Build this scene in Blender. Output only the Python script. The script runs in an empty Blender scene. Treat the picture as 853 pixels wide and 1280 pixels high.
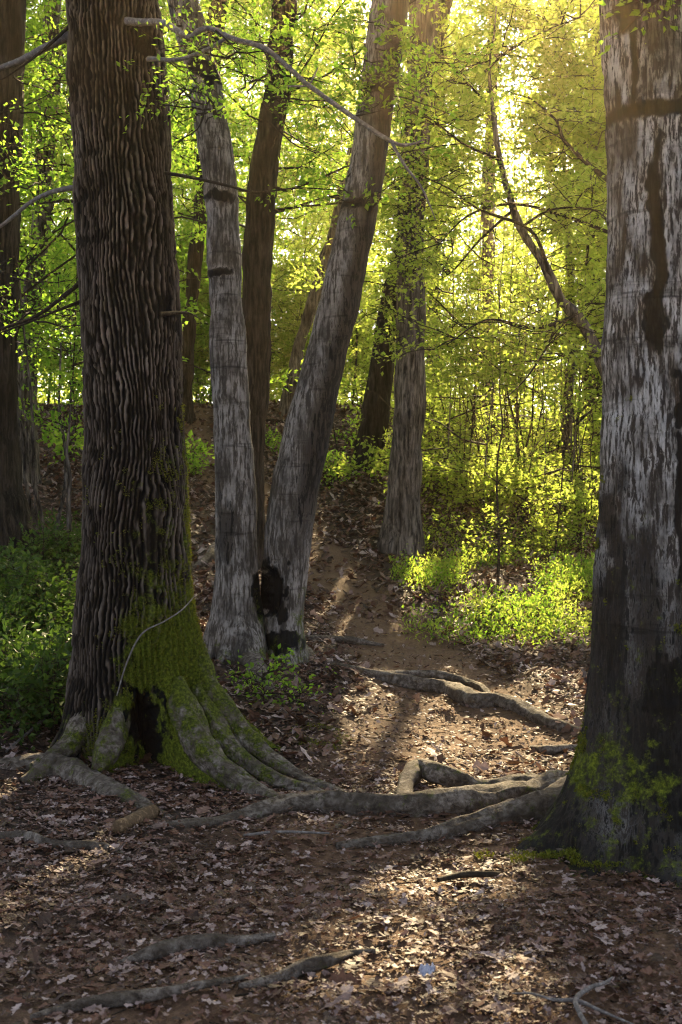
import bpy, math
import numpy as np
from mathutils import Vector

R = np.random.default_rng(7)
C = bpy.context.scene.collection
F, CX, CY, CAMZ = 1600.0, 426.5, 640.0, 1.5      # focal length and centre in pixels of the photograph, eye height

SUN_EL, SUN_AZ = math.radians(29), math.radians(8.5)
S = np.array([math.sin(SUN_AZ)*math.cos(SUN_EL), math.cos(SUN_AZ)*math.cos(SUN_EL), math.sin(SUN_EL)])

# ------------------------------------------------------------------ noise
def _hash(i, j, k, seed):
    n = (i.astype(np.int64)*374761393 + j.astype(np.int64)*668265263 + k.astype(np.int64)*2147483647 + seed*1274126177) & 0xffffffff
    n = ((n ^ (n >> 13))*1274126177) & 0xffffffff
    n = ((n ^ (n >> 16))*2246822519) & 0xffffffff
    return ((n ^ (n >> 15)) & 0xffffff)/float(0xffffff)

def vnoise(p, seed=0):
    f = np.floor(p); t = p-f; t = t*t*t*(t*(t*6-15)+10); f = f.astype(np.int64)
    out = 0
    for a in (0, 1):
        wa = t[:, 0] if a else 1-t[:, 0]
        for b in (0, 1):
            wb = t[:, 1] if b else 1-t[:, 1]
            for c in (0, 1):
                wc = t[:, 2] if c else 1-t[:, 2]
                out = out + wa*wb*wc*_hash(f[:, 0]+a, f[:, 1]+b, f[:, 2]+c, seed)
    return out

def fbm(p, octv=4, seed=0, gain=.5):
    s = 0; a = 1; tot = 0
    for o in range(octv):
        s = s+a*vnoise(p*(2.03**o)+o*17.3, seed+o*31); tot += a; a *= gain
    return s/tot

def smooth(a, b, x):
    t = np.clip((x-a)/(b-a), 0, 1); return t*t*(3-2*t)

# ------------------------------------------------------------------ terrain
def pxyz(px, py, d):
    return np.array([(px-CX)/F*d, d, CAMZ-(py-CY)/F*d])

ctl = [(426,1280,3.75),(0,1280,3.75),(853,1280,3.75),(100,1100,5.2),(426,1100,5.2),(750,1100,5.2),(200,1010,6.5),(420,1010,6.5),
       (150,945,7.4),(560,975,7.15),(560,900,8.8),(650,890,9.0),(380,900,8.2),(320,825,9.8),(400,840,9.75),(560,850,10.2),(700,850,10.0),
       (480,780,12.2),(640,790,12.2),(250,760,11.8),(450,720,14.5),(640,720,14.5),(260,700,14.0),(495,692,16.0),(640,650,18.0),(380,640,17.0),
       (250,600,18.5),(465,585,20.0),(600,590,20.5),(330,540,21.5),(240,520,22.5),(420,520,23.0),(640,530,24.0),(760,575,22.5),
       (50,900,8.2),(0,935,7.6),(50,800,10.3),(50,700,13.5),(100,600,17.5),(30,560,19.5),(820,1050,5.85),(850,960,7.5)]
P = [tuple(pxyz(*c)) for c in ctl]
P += [(-8,4,.1),(8,4,.05),(-8,12,1.0),(8,12,.7),(10,20,2.1),(-10,20,2.7),(0,-5,0),(-8,-5,0),(8,-5,0),(0,30,3.7),(15,30,3.7),(-15,30,3.9),
      (0,45,3.8),(22,45,3.8),(-22,45,3.8),(0,60,3.8),(30,60,3.8),(-30,60,3.8)]
P = np.array(P)
def _phi(r2): return .5*r2*np.log(r2+1e-9)
_n = len(P)
_A = np.zeros((_n+3, _n+3))
_d2 = ((P[:, None, :2]-P[None, :, :2])**2).sum(-1)
_A[:_n, :_n] = _phi(_d2)+np.eye(_n)*.06
_A[:_n, _n] = 1; _A[:_n, _n+1:] = P[:, :2]; _A[_n, :_n] = 1; _A[_n+1:, :_n] = P[:, :2].T
_w = np.linalg.solve(_A, np.concatenate([P[:, 2], [0, 0, 0]]))
def h_raw(x, y):
    x = np.asarray(x, float); y = np.asarray(y, float)
    sh = x.shape; x = x.ravel(); y = y.ravel()
    out = np.zeros_like(x)
    for i in range(0, len(x), 40000):
        q = np.stack([x[i:i+40000], y[i:i+40000]], 1)
        qc = np.stack([np.clip(q[:, 0], -25, 25), np.clip(q[:, 1], -6, 58)], 1)
        d2 = ((qc[:, None]-P[None, :, :2])**2).sum(-1)
        out[i:i+40000] = _phi(d2)@_w[:_n]+_w[_n]+qc@_w[_n+1:]
    return np.clip(out, -.6, 5).reshape(sh)
# fast lookup grid
gx0, gx1, gy0, gy1, gs = -26, 26, -7, 62, .1
_gx = np.arange(gx0, gx1+gs, gs); _gy = np.arange(gy0, gy1+gs, gs)
_G = h_raw(*np.meshgrid(_gx, _gy))
def micro(x, y):
    p = np.stack([x, y, np.zeros_like(x)], 1)
    n = (fbm(p*1.3, 2, 3)-.5)*.10 + (fbm(p*5, 3, 9)-.5)*.045 + (fbm(p*22, 2, 5)-.5)*.018
    return n
def h(x, y, mic=True):
    x = np.atleast_1d(np.asarray(x, float)); y = np.atleast_1d(np.asarray(y, float))
    u = np.clip((x-gx0)/gs, 0, len(_gx)-1.001); v = np.clip((y-gy0)/gs, 0, len(_gy)-1.001)
    i = u.astype(int); j = v.astype(int); a = u-i; b = v-j
    z = (_G[j, i]*(1-a)+_G[j, i+1]*a)*(1-b)+(_G[j+1, i]*(1-a)+_G[j+1, i+1]*a)*b
    if mic: z = z+micro(x, y)
    return z
def ground_at(px, py):
    """the point of the ground that the photograph shows at this pixel"""
    ds = np.linspace(3, 40, 900)
    z = CAMZ-(py-CY)/F*ds
    g = h((px-CX)/F*ds, ds)
    k = np.argmax(g >= z) if (g >= z).any() else len(ds)-1
    d = ds[k]
    return np.array([(px-CX)/F*d, d, g[k]])

def catmull(pts, n):
    pts = np.asarray(pts, float); k = len(pts)
    e = np.concatenate([[2*pts[0]-pts[1]], pts, [2*pts[-1]-pts[-2]]])
    t = np.linspace(0, k-1-1e-6, n); i = t.astype(int); u = (t-i)[:, None]
    p0, p1, p2, p3 = e[i], e[i+1], e[i+2], e[i+3]
    return .5*(2*p1+(p2-p0)*u+(2*p0-5*p1+4*p2-p3)*u**2+(3*p1-p0-3*p2+p3)*u**3)

# the big surface roots: where they lie, before soil banks up against them
BURIED = [[(-40,960,.04,-.3),(10,966,.055,.2),(50,969,.085,.45),(95,980,.075,.5),(140,1000,.065,.35),(185,1020,.05,.2),(215,1030,.03,-.4)],
          [(745,1005,.17,.2),(690,1022,.095,.4),(640,1030,.075,.35),(590,1038,.055,.2),(545,1045,.038,.0),(480,1052,.03,-.1),(420,1056,.02,-.9)],
          [(720,1000,.12,.2),(650,1005,.075,.4),(590,1012,.072,.55),(520,1018,.062,.55),(450,1015,.058,.5),(380,1012,.056,.5),(330,1020,.046,.3),(280,1032,.035,.2),(215,1036,.03,.1),(170,1036,.02,-.8)],
          [(505,1004,.045,-.2),(508,990,.045,.9),(522,981,.050,1.5),(545,983,.048,1.4),(575,988,.045,1.0),(605,992,.042,.5),(650,992,.06,.6),(690,992,.07,.3)],
          [(405,830,.02,-.5),(440,842,.045,.4),(500,856,.055,.45),(555,866,.065,.5),(590,882,.07,.5),(625,884,.06,.6),(660,894,.05,.4),(690,908,.045,.25),(725,918,.03,-.3)]]
BANKED = {}
for path in BURIED:
    BANKED[tuple(path)] = [(*(ground_at(q[0], q[1])+np.array([0, 0, q[2]*q[3]])), q[2]) for q in path]
_bump = np.zeros_like(_G); _mx, _my = np.meshgrid(_gx, _gy)
for pts in BANKED.values():
    for (x, y, z, r) in catmull(pts, 60):
        _bump = np.maximum(_bump, .48*r*np.exp(-((_mx-x)**2+(_my-y)**2)/(2*.15**2)))
_G = _G+_bump

# patches of ground that the low sun reaches through gaps of the canopy: x, y, half width, half length
GAPS = [(.70,8.5,.85,2.2),(-.02,13.5,.42,2.2),(1.9,13.9,1.5,2.6),(1.9,20,2.0,3.0),(.42,5.35,.40,.40),(.18,4.45,.45,.4),(.42,4.05,.26,.22),(.68,6.45,.5,.5),(1.6,9.6,.5,.8),(-1.4,12.6,.35,1.0)]
def keep_sun(p, prob=.985):
    g = p.copy()
    for _ in range(4):
        t = (p[:, 2]-h(g[:, 0], g[:, 1], False))/S[2]
        g = p-S[None]*t[:, None]
    m = np.zeros(len(p))
    wob = (vnoise(np.stack([g[:, 0]*3, g[:, 1]*1.2, g[:, 0]*0], 1), 4)-.5)*.8
    for (x, y, a, b) in GAPS:
        r = ((g[:, 0]-x)/a)**2+((g[:, 1]-y)/b)**2
        m = np.maximum(m, 1-smooth(.8, 1.3, r+wob))
    low = p[:, 2]-h(p[:, 0], p[:, 1], False) < .9
    # breaks in the canopy behind the thicket, through which it stands in the sun
    t = (p[:, 1]-18.5)/S[1]; q = p-S[None]*t[:, None]; qz = q[:, 2]-h(q[:, 0], np.full(len(q), 18.5), False)
    cl = smooth(.40, .56, fbm(np.stack([q[:, 0]*.7, qz*.9, q[:, 0]*0], 1), 2, 61))
    side = smooth(-3.5, .3, q[:, 0])*smooth(6.5, 5.2, q[:, 0])
    m2 = np.where((p[:, 1] > 20.5) & (qz > -.5) & (qz < 9), side*(.72+.27*cl), 0)
    m = np.maximum(m*prob, m2)
    return low | (R.random(len(p)) > m)

# ------------------------------------------------------------------ object helpers
def mk(name, V, faces, mats, parent=None, midx=None, smoothf=True, attrs=None):
    """faces: list of int arrays, each (n, k)"""
    V = np.asarray(V, float)
    loc = np.array(parent.location) if parent is not None else np.zeros(3)
    if parent is not None and parent.parent is not None: loc = loc+np.array(parent.parent.location)
    me = bpy.data.meshes.new(name)
    me.vertices.add(len(V)); me.vertices.foreach_set('co', (V-loc).astype(np.float32).ravel())
    faces = [f for f in faces if len(f)]
    loops = np.concatenate([f.ravel() for f in faces]); tot = np.concatenate([np.full(len(f), f.shape[1]) for f in faces])
    st = np.concatenate([[0], np.cumsum(tot)[:-1]])
    me.loops.add(len(loops)); me.loops.foreach_set('vertex_index', loops.astype(np.int32))
    me.polygons.add(len(tot)); me.polygons.foreach_set('loop_start', st.astype(np.int32))
    if midx is not None: me.polygons.foreach_set('material_index', np.asarray(midx, np.int32))
    me.polygons.foreach_set('use_smooth', np.full(len(tot), smoothf))
    me.update(calc_edges=True)
    for k, a in (attrs or {}).items():
        at = me.attributes.new(k, 'FLOAT', 'POINT'); at.data.foreach_set('value', np.asarray(a, np.float32))
    for m in (mats if isinstance(mats, (list, tuple)) else [mats]): me.materials.append(m)
    o = bpy.data.objects.new(name, me); C.objects.link(o)
    if parent is not None: o.parent = parent
    return o

def tag(o, label=None, cat=None, group=None, kind=None):
    if label: o['label'] = label
    if cat: o['category'] = cat
    if group: o['group'] = group
    if kind: o['kind'] = kind
    return o

def thing(name, label, cat, loc, group=None):
    o = bpy.data.objects.new(name, None); C.objects.link(o)
    o.location = [float(v) for v in loc]; o.empty_display_size = .2
    return tag(o, label, cat, group)

class Bag:
    """collects vertices and faces of several pieces that make ONE part"""
    def __init__(s): s.V = []; s.Q = []; s.M = []; s.n = 0
    def add(s, V, Q, m=0):
        s.V.append(V); s.Q.append(Q+s.n); s.M.append(np.full(len(Q), m)); s.n += len(V)
    def build(s, name, mats, parent=None, **k):
        return mk(name, np.concatenate(s.V), s.Q, mats, parent, midx=np.concatenate(s.M), **k)

def norm(v): return v/np.maximum(np.linalg.norm(v, axis=-1, keepdims=True), 1e-9)

def tubes(Pt, Rd, ns=4):
    """Pt (N,K,3), Rd (N,K) -> verts, quads of N tubes"""
    N, K, _ = Pt.shape
    T = np.gradient(Pt, axis=1); T = norm(T)
    ref = np.where(np.abs(T[:, :1, 2:3]) > .8, np.array([1., 0, 0]), np.array([0, 0, 1.]))
    A = norm(np.cross(T, np.broadcast_to(ref, T.shape))); B = np.cross(T, A)
    th = np.arange(ns)/ns*2*math.pi
    V = Pt[:, :, None]+Rd[:, :, None, None]*(A[:, :, None]*np.cos(th)[None, None, :, None]+B[:, :, None]*np.sin(th)[None, None, :, None])
    idx = np.arange(N*K*ns).reshape(N, K, ns)
    a = idx[:, :-1, :]; b = np.roll(a, -1, 2); c = idx[:, 1:, :]; d = np.roll(c, -1, 2)
    return V.reshape(-1, 3), np.stack([a, b, d, c], -1).reshape(-1, 4)

def rough_tube(path4, n, ns, amp=.12, fs=9, seed=1, flat=1.0):
    """one knobbly tube along a catmull path of (x,y,z,r); closed ends"""
    q = catmull(path4, n); p = q[:, :3]; r = np.maximum(q[:, 3], .002)
    V, Q = tubes(p[None], np.ones((1, n)), ns)
    c = np.repeat(p, ns, 0); rr = np.repeat(r, ns); dirn = V-c
    nz = fbm(V*0+c*fs+dirn*1.2, 3, seed)-.5
    fine = fbm(c*fs*5+dirn*4, 2, seed+3)-.5
    th = np.tile(np.arange(ns)/ns*2*math.pi, n); sl = np.repeat(np.cumsum(np.concatenate([[0], np.linalg.norm(np.diff(p, axis=0), axis=1)])), ns)
    if ns > 16:   # old roots: knuckles, lengthwise folds
        kn = np.repeat((vnoise(np.stack([sl[::ns]*6, sl[::ns]*0+seed, sl[::ns]*0], 1), seed)-.45)*.30, ns)
        fo = fbm(np.stack([np.cos(th)*2.6, np.sin(th)*2.6, sl*3.5+seed], 1), 3, seed+8)-.5
        nz = nz+kn/(amp*4)+fo*.55/(amp*4)
    V = c+dirn*(rr*(1+nz*amp*4+fine*amp*1.1))[:, None]*np.array([1, 1, flat])
    caps = [np.arange(ns)[None, ::-1], (np.arange(ns)+(n-1)*ns)[None]]
    return V, Q, caps

def leaves(b, d, n, l, w, fold=.25):
    side = norm(np.cross(d, n)); up = np.cross(side, d)
    l = l[:, None]; w = w[:, None]
    V = np.stack([b, b+d*l*.45+side*w*.5+up*w*fold, b+d*l, b+d*l*.45-side*w*.5+up*w*fold], 1)
    return V.reshape(-1, 3), np.arange(len(b)*4).reshape(-1, 4)

def rdir(n, zs=1.0):
    v = R.normal(size=(n, 3)); v[:, 2] *= zs; return norm(v)

# ------------------------------------------------------------------ materials
def mat(name):
    m = bpy.data.materials.new(name); m.use_nodes = True
    nt = m.node_tree; nt.nodes.clear()
    out = nt.nodes.new('ShaderNodeOutputMaterial')
    return m, nt, out
def nd(nt, typ, props=None, **inp):
    n = nt.nodes.new(typ)
    for k, v in (props or {}).items(): setattr(n, k, v)
    for k, v in inp.items():
        s = n.inputs[int(k[1:])] if k[0] == 'i' and k[1:].isdigit() else n.inputs[k.replace('_', ' ')]
        if isinstance(v, bpy.types.NodeSocket): nt.links.new(v, s)
        else: s.default_value = v
    return n
def ramp(nt, fac, stops, interp='LINEAR'):
    n = nt.nodes.new('ShaderNodeValToRGB'); nt.links.new(fac, n.inputs[0]); cr = n.color_ramp; cr.interpolation = interp
    while len(cr.elements) < len(stops): cr.elements.new(.5)
    for e, (p, c) in zip(cr.elements, stops): e.position = p; e.color = (*c, 1) if len(c) == 3 else c
    return n.outputs[0]
def g(v): return (v, v, v)
def noise(nt, vec, scale, detail=4, rough=.6, dist=0):
    return nd(nt, 'ShaderNodeTexNoise', Vector=vec, Scale=scale, Detail=detail, Roughness=rough, Distortion=dist).outputs[0]
def mapped(nt, vec, sc):
    return nd(nt, 'ShaderNodeMapping', Vector=vec, Scale=sc).outputs[0]
def mixc(nt, fac, a, b, typ='MIX'):
    n = nd(nt, 'ShaderNodeMix', {'data_type': 'RGBA', 'blend_type': typ})
    for s, v in ((n.inputs[0], fac), (n.inputs[6], a), (n.inputs[7], b)):
        if isinstance(v, bpy.types.NodeSocket): nt.links.new(v, s)
        else: s.default_value = (*v, 1) if isinstance(v, tuple) and len(v) == 3 else v
    return n.outputs[2]
def mth(nt, op, a, b=0.0, clamp=False):
    n = nd(nt, 'ShaderNodeMath', {'operation': op, 'use_clamp': clamp})
    for s, v in ((n.inputs[0], a), (n.inputs[1], b)):
        if isinstance(v, bpy.types.NodeSocket): nt.links.new(v, s)
        else: s.default_value = v
    return n.outputs[0]
def attr(nt, name): return nd(nt, 'ShaderNodeAttribute', {'attribute_name': name}).outputs['Fac']
def objco(nt): return nd(nt, 'ShaderNodeTexCoord').outputs['Object']
def finish(nt, out, col, rough=.9, bumph=None, bs=.3, bd=.02, spec=.2):
    p = nd(nt, 'ShaderNodeBsdfPrincipled', Base_Color=col, Roughness=rough)
    p.inputs['Specular IOR Level'].default_value = spec
    if bumph is not None:
        b = nd(nt, 'ShaderNodeBump', Height=bumph, Strength=bs, Distance=bd); nt.links.new(b.outputs[0], p.inputs['Normal'])
    nt.links.new(p.outputs[0], out.inputs[0])
    return p

def mossy(nt, co, col, amount):
    mn = noise(nt, co, 60, 5, .75)
    mcol = ramp(nt, mn, [(.32, (.010, .014, .002)), (.5, (.065, .082, .007)), (.68, (.19, .22, .018))])
    br = noise(nt, co, 11, 7, .78)
    f = mth(nt, 'ADD', amount, mth(nt, 'MULTIPLY', mth(nt, 'SUBTRACT', br, .5), 2.9))
    f = ramp(nt, f, [(.42, g(0)), (.75, g(1))])
    return mixc(nt, f, col, mcol), mn

def m_oak():
    m, nt, out = mat('furrowed_bark'); co = objco(nt)
    b = attr(nt, 'bark'); n2 = noise(nt, mapped(nt, co, (1, 1, .35)), 70, 5, .7); n1 = noise(nt, co, 2.2, 3)
    f = mth(nt, 'ADD', b, mth(nt, 'MULTIPLY', mth(nt, 'SUBTRACT', n2, .5), .5))
    c = ramp(nt, f, [(.18, (.004, .003, .0025)), (.42, (.020, .015, .011)), (.70, (.060, .050, .041)), (1, (.15, .13, .11))])
    c = mixc(nt, 1.0, c, ramp(nt, n1, [(.35, (.55, .5, .46)), (.65, (1.15, 1.1, 1.05))]), 'MULTIPLY')
    st = attr(nt, 'stain_shade'); c = mixc(nt, ramp(nt, mth(nt, 'ADD', st, mth(nt, 'MULTIPLY', mth(nt, 'SUBTRACT', n2, .5), .6)), [(.4, g(0)), (.7, g(1))]), c, (.004, .0035, .003))
    c, mn = mossy(nt, co, c, attr(nt, 'moss'))
    finish(nt, out, c, .92, mth(nt, 'ADD', n2, mth(nt, 'MULTIPLY', mn, .5)), .7, .012)
    return m

def m_smooth(name, lo, hi, streak=1.0, dark=(.012, .010, .008)):
    """grey beech-like bark with flecks, cross scars, stains and painted hollow shade"""
    m, nt, out = mat(name); co = objco(nt)
    fl = noise(nt, mapped(nt, co, (1, 1, .14)), 42*streak, 5, .72, .3)
    bl = noise(nt, mapped(nt, co, (1, 1, .6)), 5.5, 4, .65)
    sc = noise(nt, mapped(nt, co, (.35, .35, 3.2)), 5.0, 4, .7, .4)
    c = ramp(nt, fl, [(.38, tuple(v*.6 for v in lo)), (.46, lo), (.52, tuple((a*.3+b*.7) for a, b in zip(lo, hi))), (.60, hi), (.75, tuple(v*1.25 for v in hi))])
    c = mixc(nt, ramp(nt, bl, [(.40, g(.85)), (.58, g(0))]), c, mixc(nt, fl, dark, tuple(v*.9 for v in lo)))
    c = mixc(nt, ramp(nt, sc, [(.58, g(0)), (.72, g(.75))]), c, dark)
    st = attr(nt, 'stain_shade'); s2 = mth(nt, 'ADD', st, mth(nt, 'MULTIPLY', mth(nt, 'SUBTRACT', fl, .5), 2.0))
    s2 = mth(nt, 'ADD', s2, mth(nt, 'MULTIPLY', mth(nt, 'SUBTRACT', bl, .5), .5))
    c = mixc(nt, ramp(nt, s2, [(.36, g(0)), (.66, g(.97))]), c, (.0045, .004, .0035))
    c, mn = mossy(nt, co, c, attr(nt, 'moss'))
    fine = noise(nt, co, 160, 3, .7)
    finish(nt, out, c, .85, mth(nt, 'ADD', mth(nt, 'ADD', fl, mth(nt, 'MULTIPLY', fine, .4)), mth(nt, 'MULTIPLY', mn, .3)), .6, .010)
    return m

def m_bark_plain(name, lo, hi):
    m, nt, out = mat(name); co = objco(nt)
    f = noise(nt, mapped(nt, co, (1, 1, .12)), 26, 5, .72, .4); bl = noise(nt, co, 2.5, 3)
    c = ramp(nt, f, [(.38, lo), (.50, tuple((a+b)*.4 for a, b in zip(lo, hi))), (.62, hi)])
    c = mixc(nt, 1.0, c, ramp(nt, bl, [(.35, g(.55)), (.65, g(1.15))]), 'MULTIPLY')
    finish(nt, out, c, .9, f, .9, .03)
    return m

def m_root():
    m, nt, out = mat('root_bark'); co = objco(nt)
    f = noise(nt, co, 28, 6, .7, .4); bl = noise(nt, co, 4.5, 4, .65)
    c = ramp(nt, f, [(.34, (.030, .022, .016)), (.46, (.13, .105, .085)), (.56, (.25, .215, .18)), (.72, (.40, .36, .315))])
    c = mixc(nt, ramp(nt, bl, [(.42, g(.75)), (.6, g(0))]), c, (.055, .042, .030))
    c, mn = mossy(nt, co, c, attr(nt, 'moss'))
    finish(nt, out, c, .85, mth(nt, 'ADD', f, mth(nt, 'MULTIPLY', noise(nt, co, 90, 4, .75), .5)), 1.0, .022)
    return m

def m_twig(name, lo, hi):
    m, nt, out = mat(name); co = objco(nt)
    finish(nt, out, ramp(nt, noise(nt, co, 45, 5, .75), [(.35, tuple(v*.7 for v in lo)), (.52, lo), (.7, hi)]), .85, noise(nt, co, 80, 4), .6, .006)
    return m

def m_leaf(name, cols, trans, tw=.6):
    """thin leaves: they reflect and let light through"""
    m, nt, out = mat(name)
    rnd = nd(nt, 'ShaderNodeNewGeometry').outputs['Random Per Island']
    n = noise(nt, nd(nt, 'ShaderNodeTexCoord').outputs['Object'], 1.1, 2)
    f = mth(nt, 'ADD', mth(nt, 'MULTIPLY', rnd, .6), mth(nt, 'MULTIPLY', n, .4))
    c = ramp(nt, f, [(.15, cols[0]), (.5, cols[1]), (.85, cols[2])]); t = ramp(nt, f, [(.15, trans[0]), (.5, trans[1]), (.85, trans[2])])
    p = nd(nt, 'ShaderNodeBsdfPrincipled', Base_Color=c, Roughness=.55); p.inputs['Specular IOR Level'].default_value = .25
    tr = nd(nt, 'ShaderNodeBsdfTranslucent', Color=t)
    mx = nd(nt, 'ShaderNodeMixShader', Fac=tw); nt.links.new(p.outputs[0], mx.inputs[1]); nt.links.new(tr.outputs[0], mx.inputs[2])
    nt.links.new(mx.outputs[0], out.inputs[0])
    return m

def m_litter():
    m, nt, out = mat('dry_leaves')
    rnd = nd(nt, 'ShaderNodeNewGeometry').outputs['Random Per Island']
    n = noise(nt, objco(nt), 45, 4, .7)
    c = ramp(nt, rnd, [(0, (.040, .022, .015)), (.3, (.10, .052, .032)), (.55, (.17, .078, .048)), (.75, (.22, .135, .11)), (.9, (.39, .29, .26)), (1, (.50, .40, .37))])
    c = mixc(nt, 1.0, c, ramp(nt, n, [(.35, g(.62)), (.65, g(1.15))]), 'MULTIPLY')
    p = nd(nt, 'ShaderNodeBsdfPrincipled', Base_Color=c, Roughness=.6); p.inputs['Specular IOR Level'].default_value = .35
    tr = nd(nt, 'ShaderNodeBsdfTranslucent', Color=c)
    mx = nd(nt, 'ShaderNodeMixShader', Fac=.18); nt.links.new(p.outputs[0], mx.inputs[1]); nt.links.new(tr.outputs[0], mx.inputs[2])
    nt.links.new(mx.outputs[0], out.inputs[0])
    return m

def m_soil():
    m, nt, out = mat('forest_soil'); co = objco(nt)
    a = noise(nt, co, 3.0, 5, .65); b = noise(nt, co, 42, 6, .75); v = noise(nt, co, 140, 3, .7)
    c = ramp(nt, b, [(.3, (.020, .012, .009)), (.52, (.058, .040, .031)), (.72, (.125, .088, .068))])
    c = mixc(nt, ramp(nt, v, [(.6, g(0)), (.75, g(.8))]), c, (.21, .155, .125))
    c = mixc(nt, 1.0, c, ramp(nt, a, [(.35, g(.65)), (.65, g(1.2))]), 'MULTIPLY')
    tread = attr(nt, 'path')   # the worn, compacted and paler strip
    c = mixc(nt, mth(nt, 'MULTIPLY', tread, .65), c, ramp(nt, b, [(.3, (.12, .072, .044)), (.7, (.30, .18, .105))]))
    finish(nt, out, c, .9, mth(nt, 'ADD', b, mth(nt, 'MULTIPLY', v, .4)), .8, .02)
    return m

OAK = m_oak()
FORKB = m_smooth('grey_blotched_bark', (.085, .072, .060), (.30, .275, .25))
RIGHTB = m_smooth('pale_streaked_bark', (.050, .042, .036), (.45, .435, .41), 1.35)
PLAIN = m_bark_plain('dark_bark', (.004, .003, .0025), (.055, .044, .034))
GREYB = m_bark_plain('grey_bark', (.018, .014, .010), (.24, .20, .165))
ROOT = m_root()
TWIG = m_twig('twig_bark', (.030, .022, .014), (.085, .065, .045))
PALE = m_twig('weathered_grey_wood', (.15, .135, .125), (.36, .34, .32))
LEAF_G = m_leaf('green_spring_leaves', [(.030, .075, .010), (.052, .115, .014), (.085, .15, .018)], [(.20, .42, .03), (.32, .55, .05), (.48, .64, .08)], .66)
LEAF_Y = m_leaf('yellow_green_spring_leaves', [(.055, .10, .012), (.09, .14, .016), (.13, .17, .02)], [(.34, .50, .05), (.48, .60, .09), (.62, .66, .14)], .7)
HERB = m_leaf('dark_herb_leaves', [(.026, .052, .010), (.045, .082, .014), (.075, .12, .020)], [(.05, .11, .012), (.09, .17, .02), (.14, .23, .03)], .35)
MOSSL = m_leaf('ground_moss_shoots', [(.07, .09, .006), (.12, .135, .010), (.17, .17, .014)], [(.10, .12, .008), (.15, .16, .012), (.20, .20, .018)], .3)
LITTER = m_litter()
SOIL = m_soil()

# ------------------------------------------------------------------ ground
# centre line of the worn path, near to far
PATH = np.array([(.35,2.5),(.45,5.0),(.6,7.0),(.85,8.6),(.75,10.3),(.35,12.2),(.05,14),(-.5,16),(-1.4,18.3),(-2.4,20.5),(-2.7,23),(-2.5,30)])
PW = np.array([1.6,1.3,.8,.75,.6,.5,.45,.5,.5,.45,.45,.5])
_pp = np.concatenate([catmull(PATH, 200), np.interp(np.linspace(0, len(PW)-1, 200), np.arange(len(PW)), PW)[:, None]], 1)
def pathness(x, y):
    out = np.zeros(len(x))
    for i in range(0, len(x), 20000):
        dx = (x[i:i+20000, None]-_pp[None, :, 0])**2+(y[i:i+20000, None]-_pp[None, :, 1])**2
        k = dx.argmin(1); out[i:i+20000] = 1-smooth(.6, 1.35, np.sqrt(dx[np.arange(len(k)), k])/_pp[k, 2])
    return out

def axis(segs):
    a = [np.arange(s, e, st) for s, e, st in segs]; return np.concatenate(a+[[segs[-1][1]]])
xs = axis([(-220,-30,19),(-30,-10,1.5),(-10,-3.2,.2),(-3.2,3.2,.022),(3.2,10,.2),(10,30,1.5),(30,220,19)])
ys = axis([(-40,-6,4),(-6,3,.4),(3,8,.022),(8,12,.04),(12,26,.11),(26,60,.8),(60,240,15)])
X, Y = np.meshgrid(xs, ys); xf, yf = X.ravel(), Y.ravel()
Z = h(xf, yf)
pn = pathness(xf, yf)
Z = Z-.03*pn
nx, ny = len(xs), len(ys)
ii = np.arange(nx*ny).reshape(ny, nx)
Q = np.stack([ii[:-1, :-1], ii[:-1, 1:], ii[1:, 1:], ii[1:, :-1]], -1).reshape(-1, 4)
tag(mk('ground', np.stack([xf, yf, Z], 1), [Q], SOIL, attrs={'path': pn}), 'brown leaf-strewn forest floor rising into a slope', 'ground', kind='structure')

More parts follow.
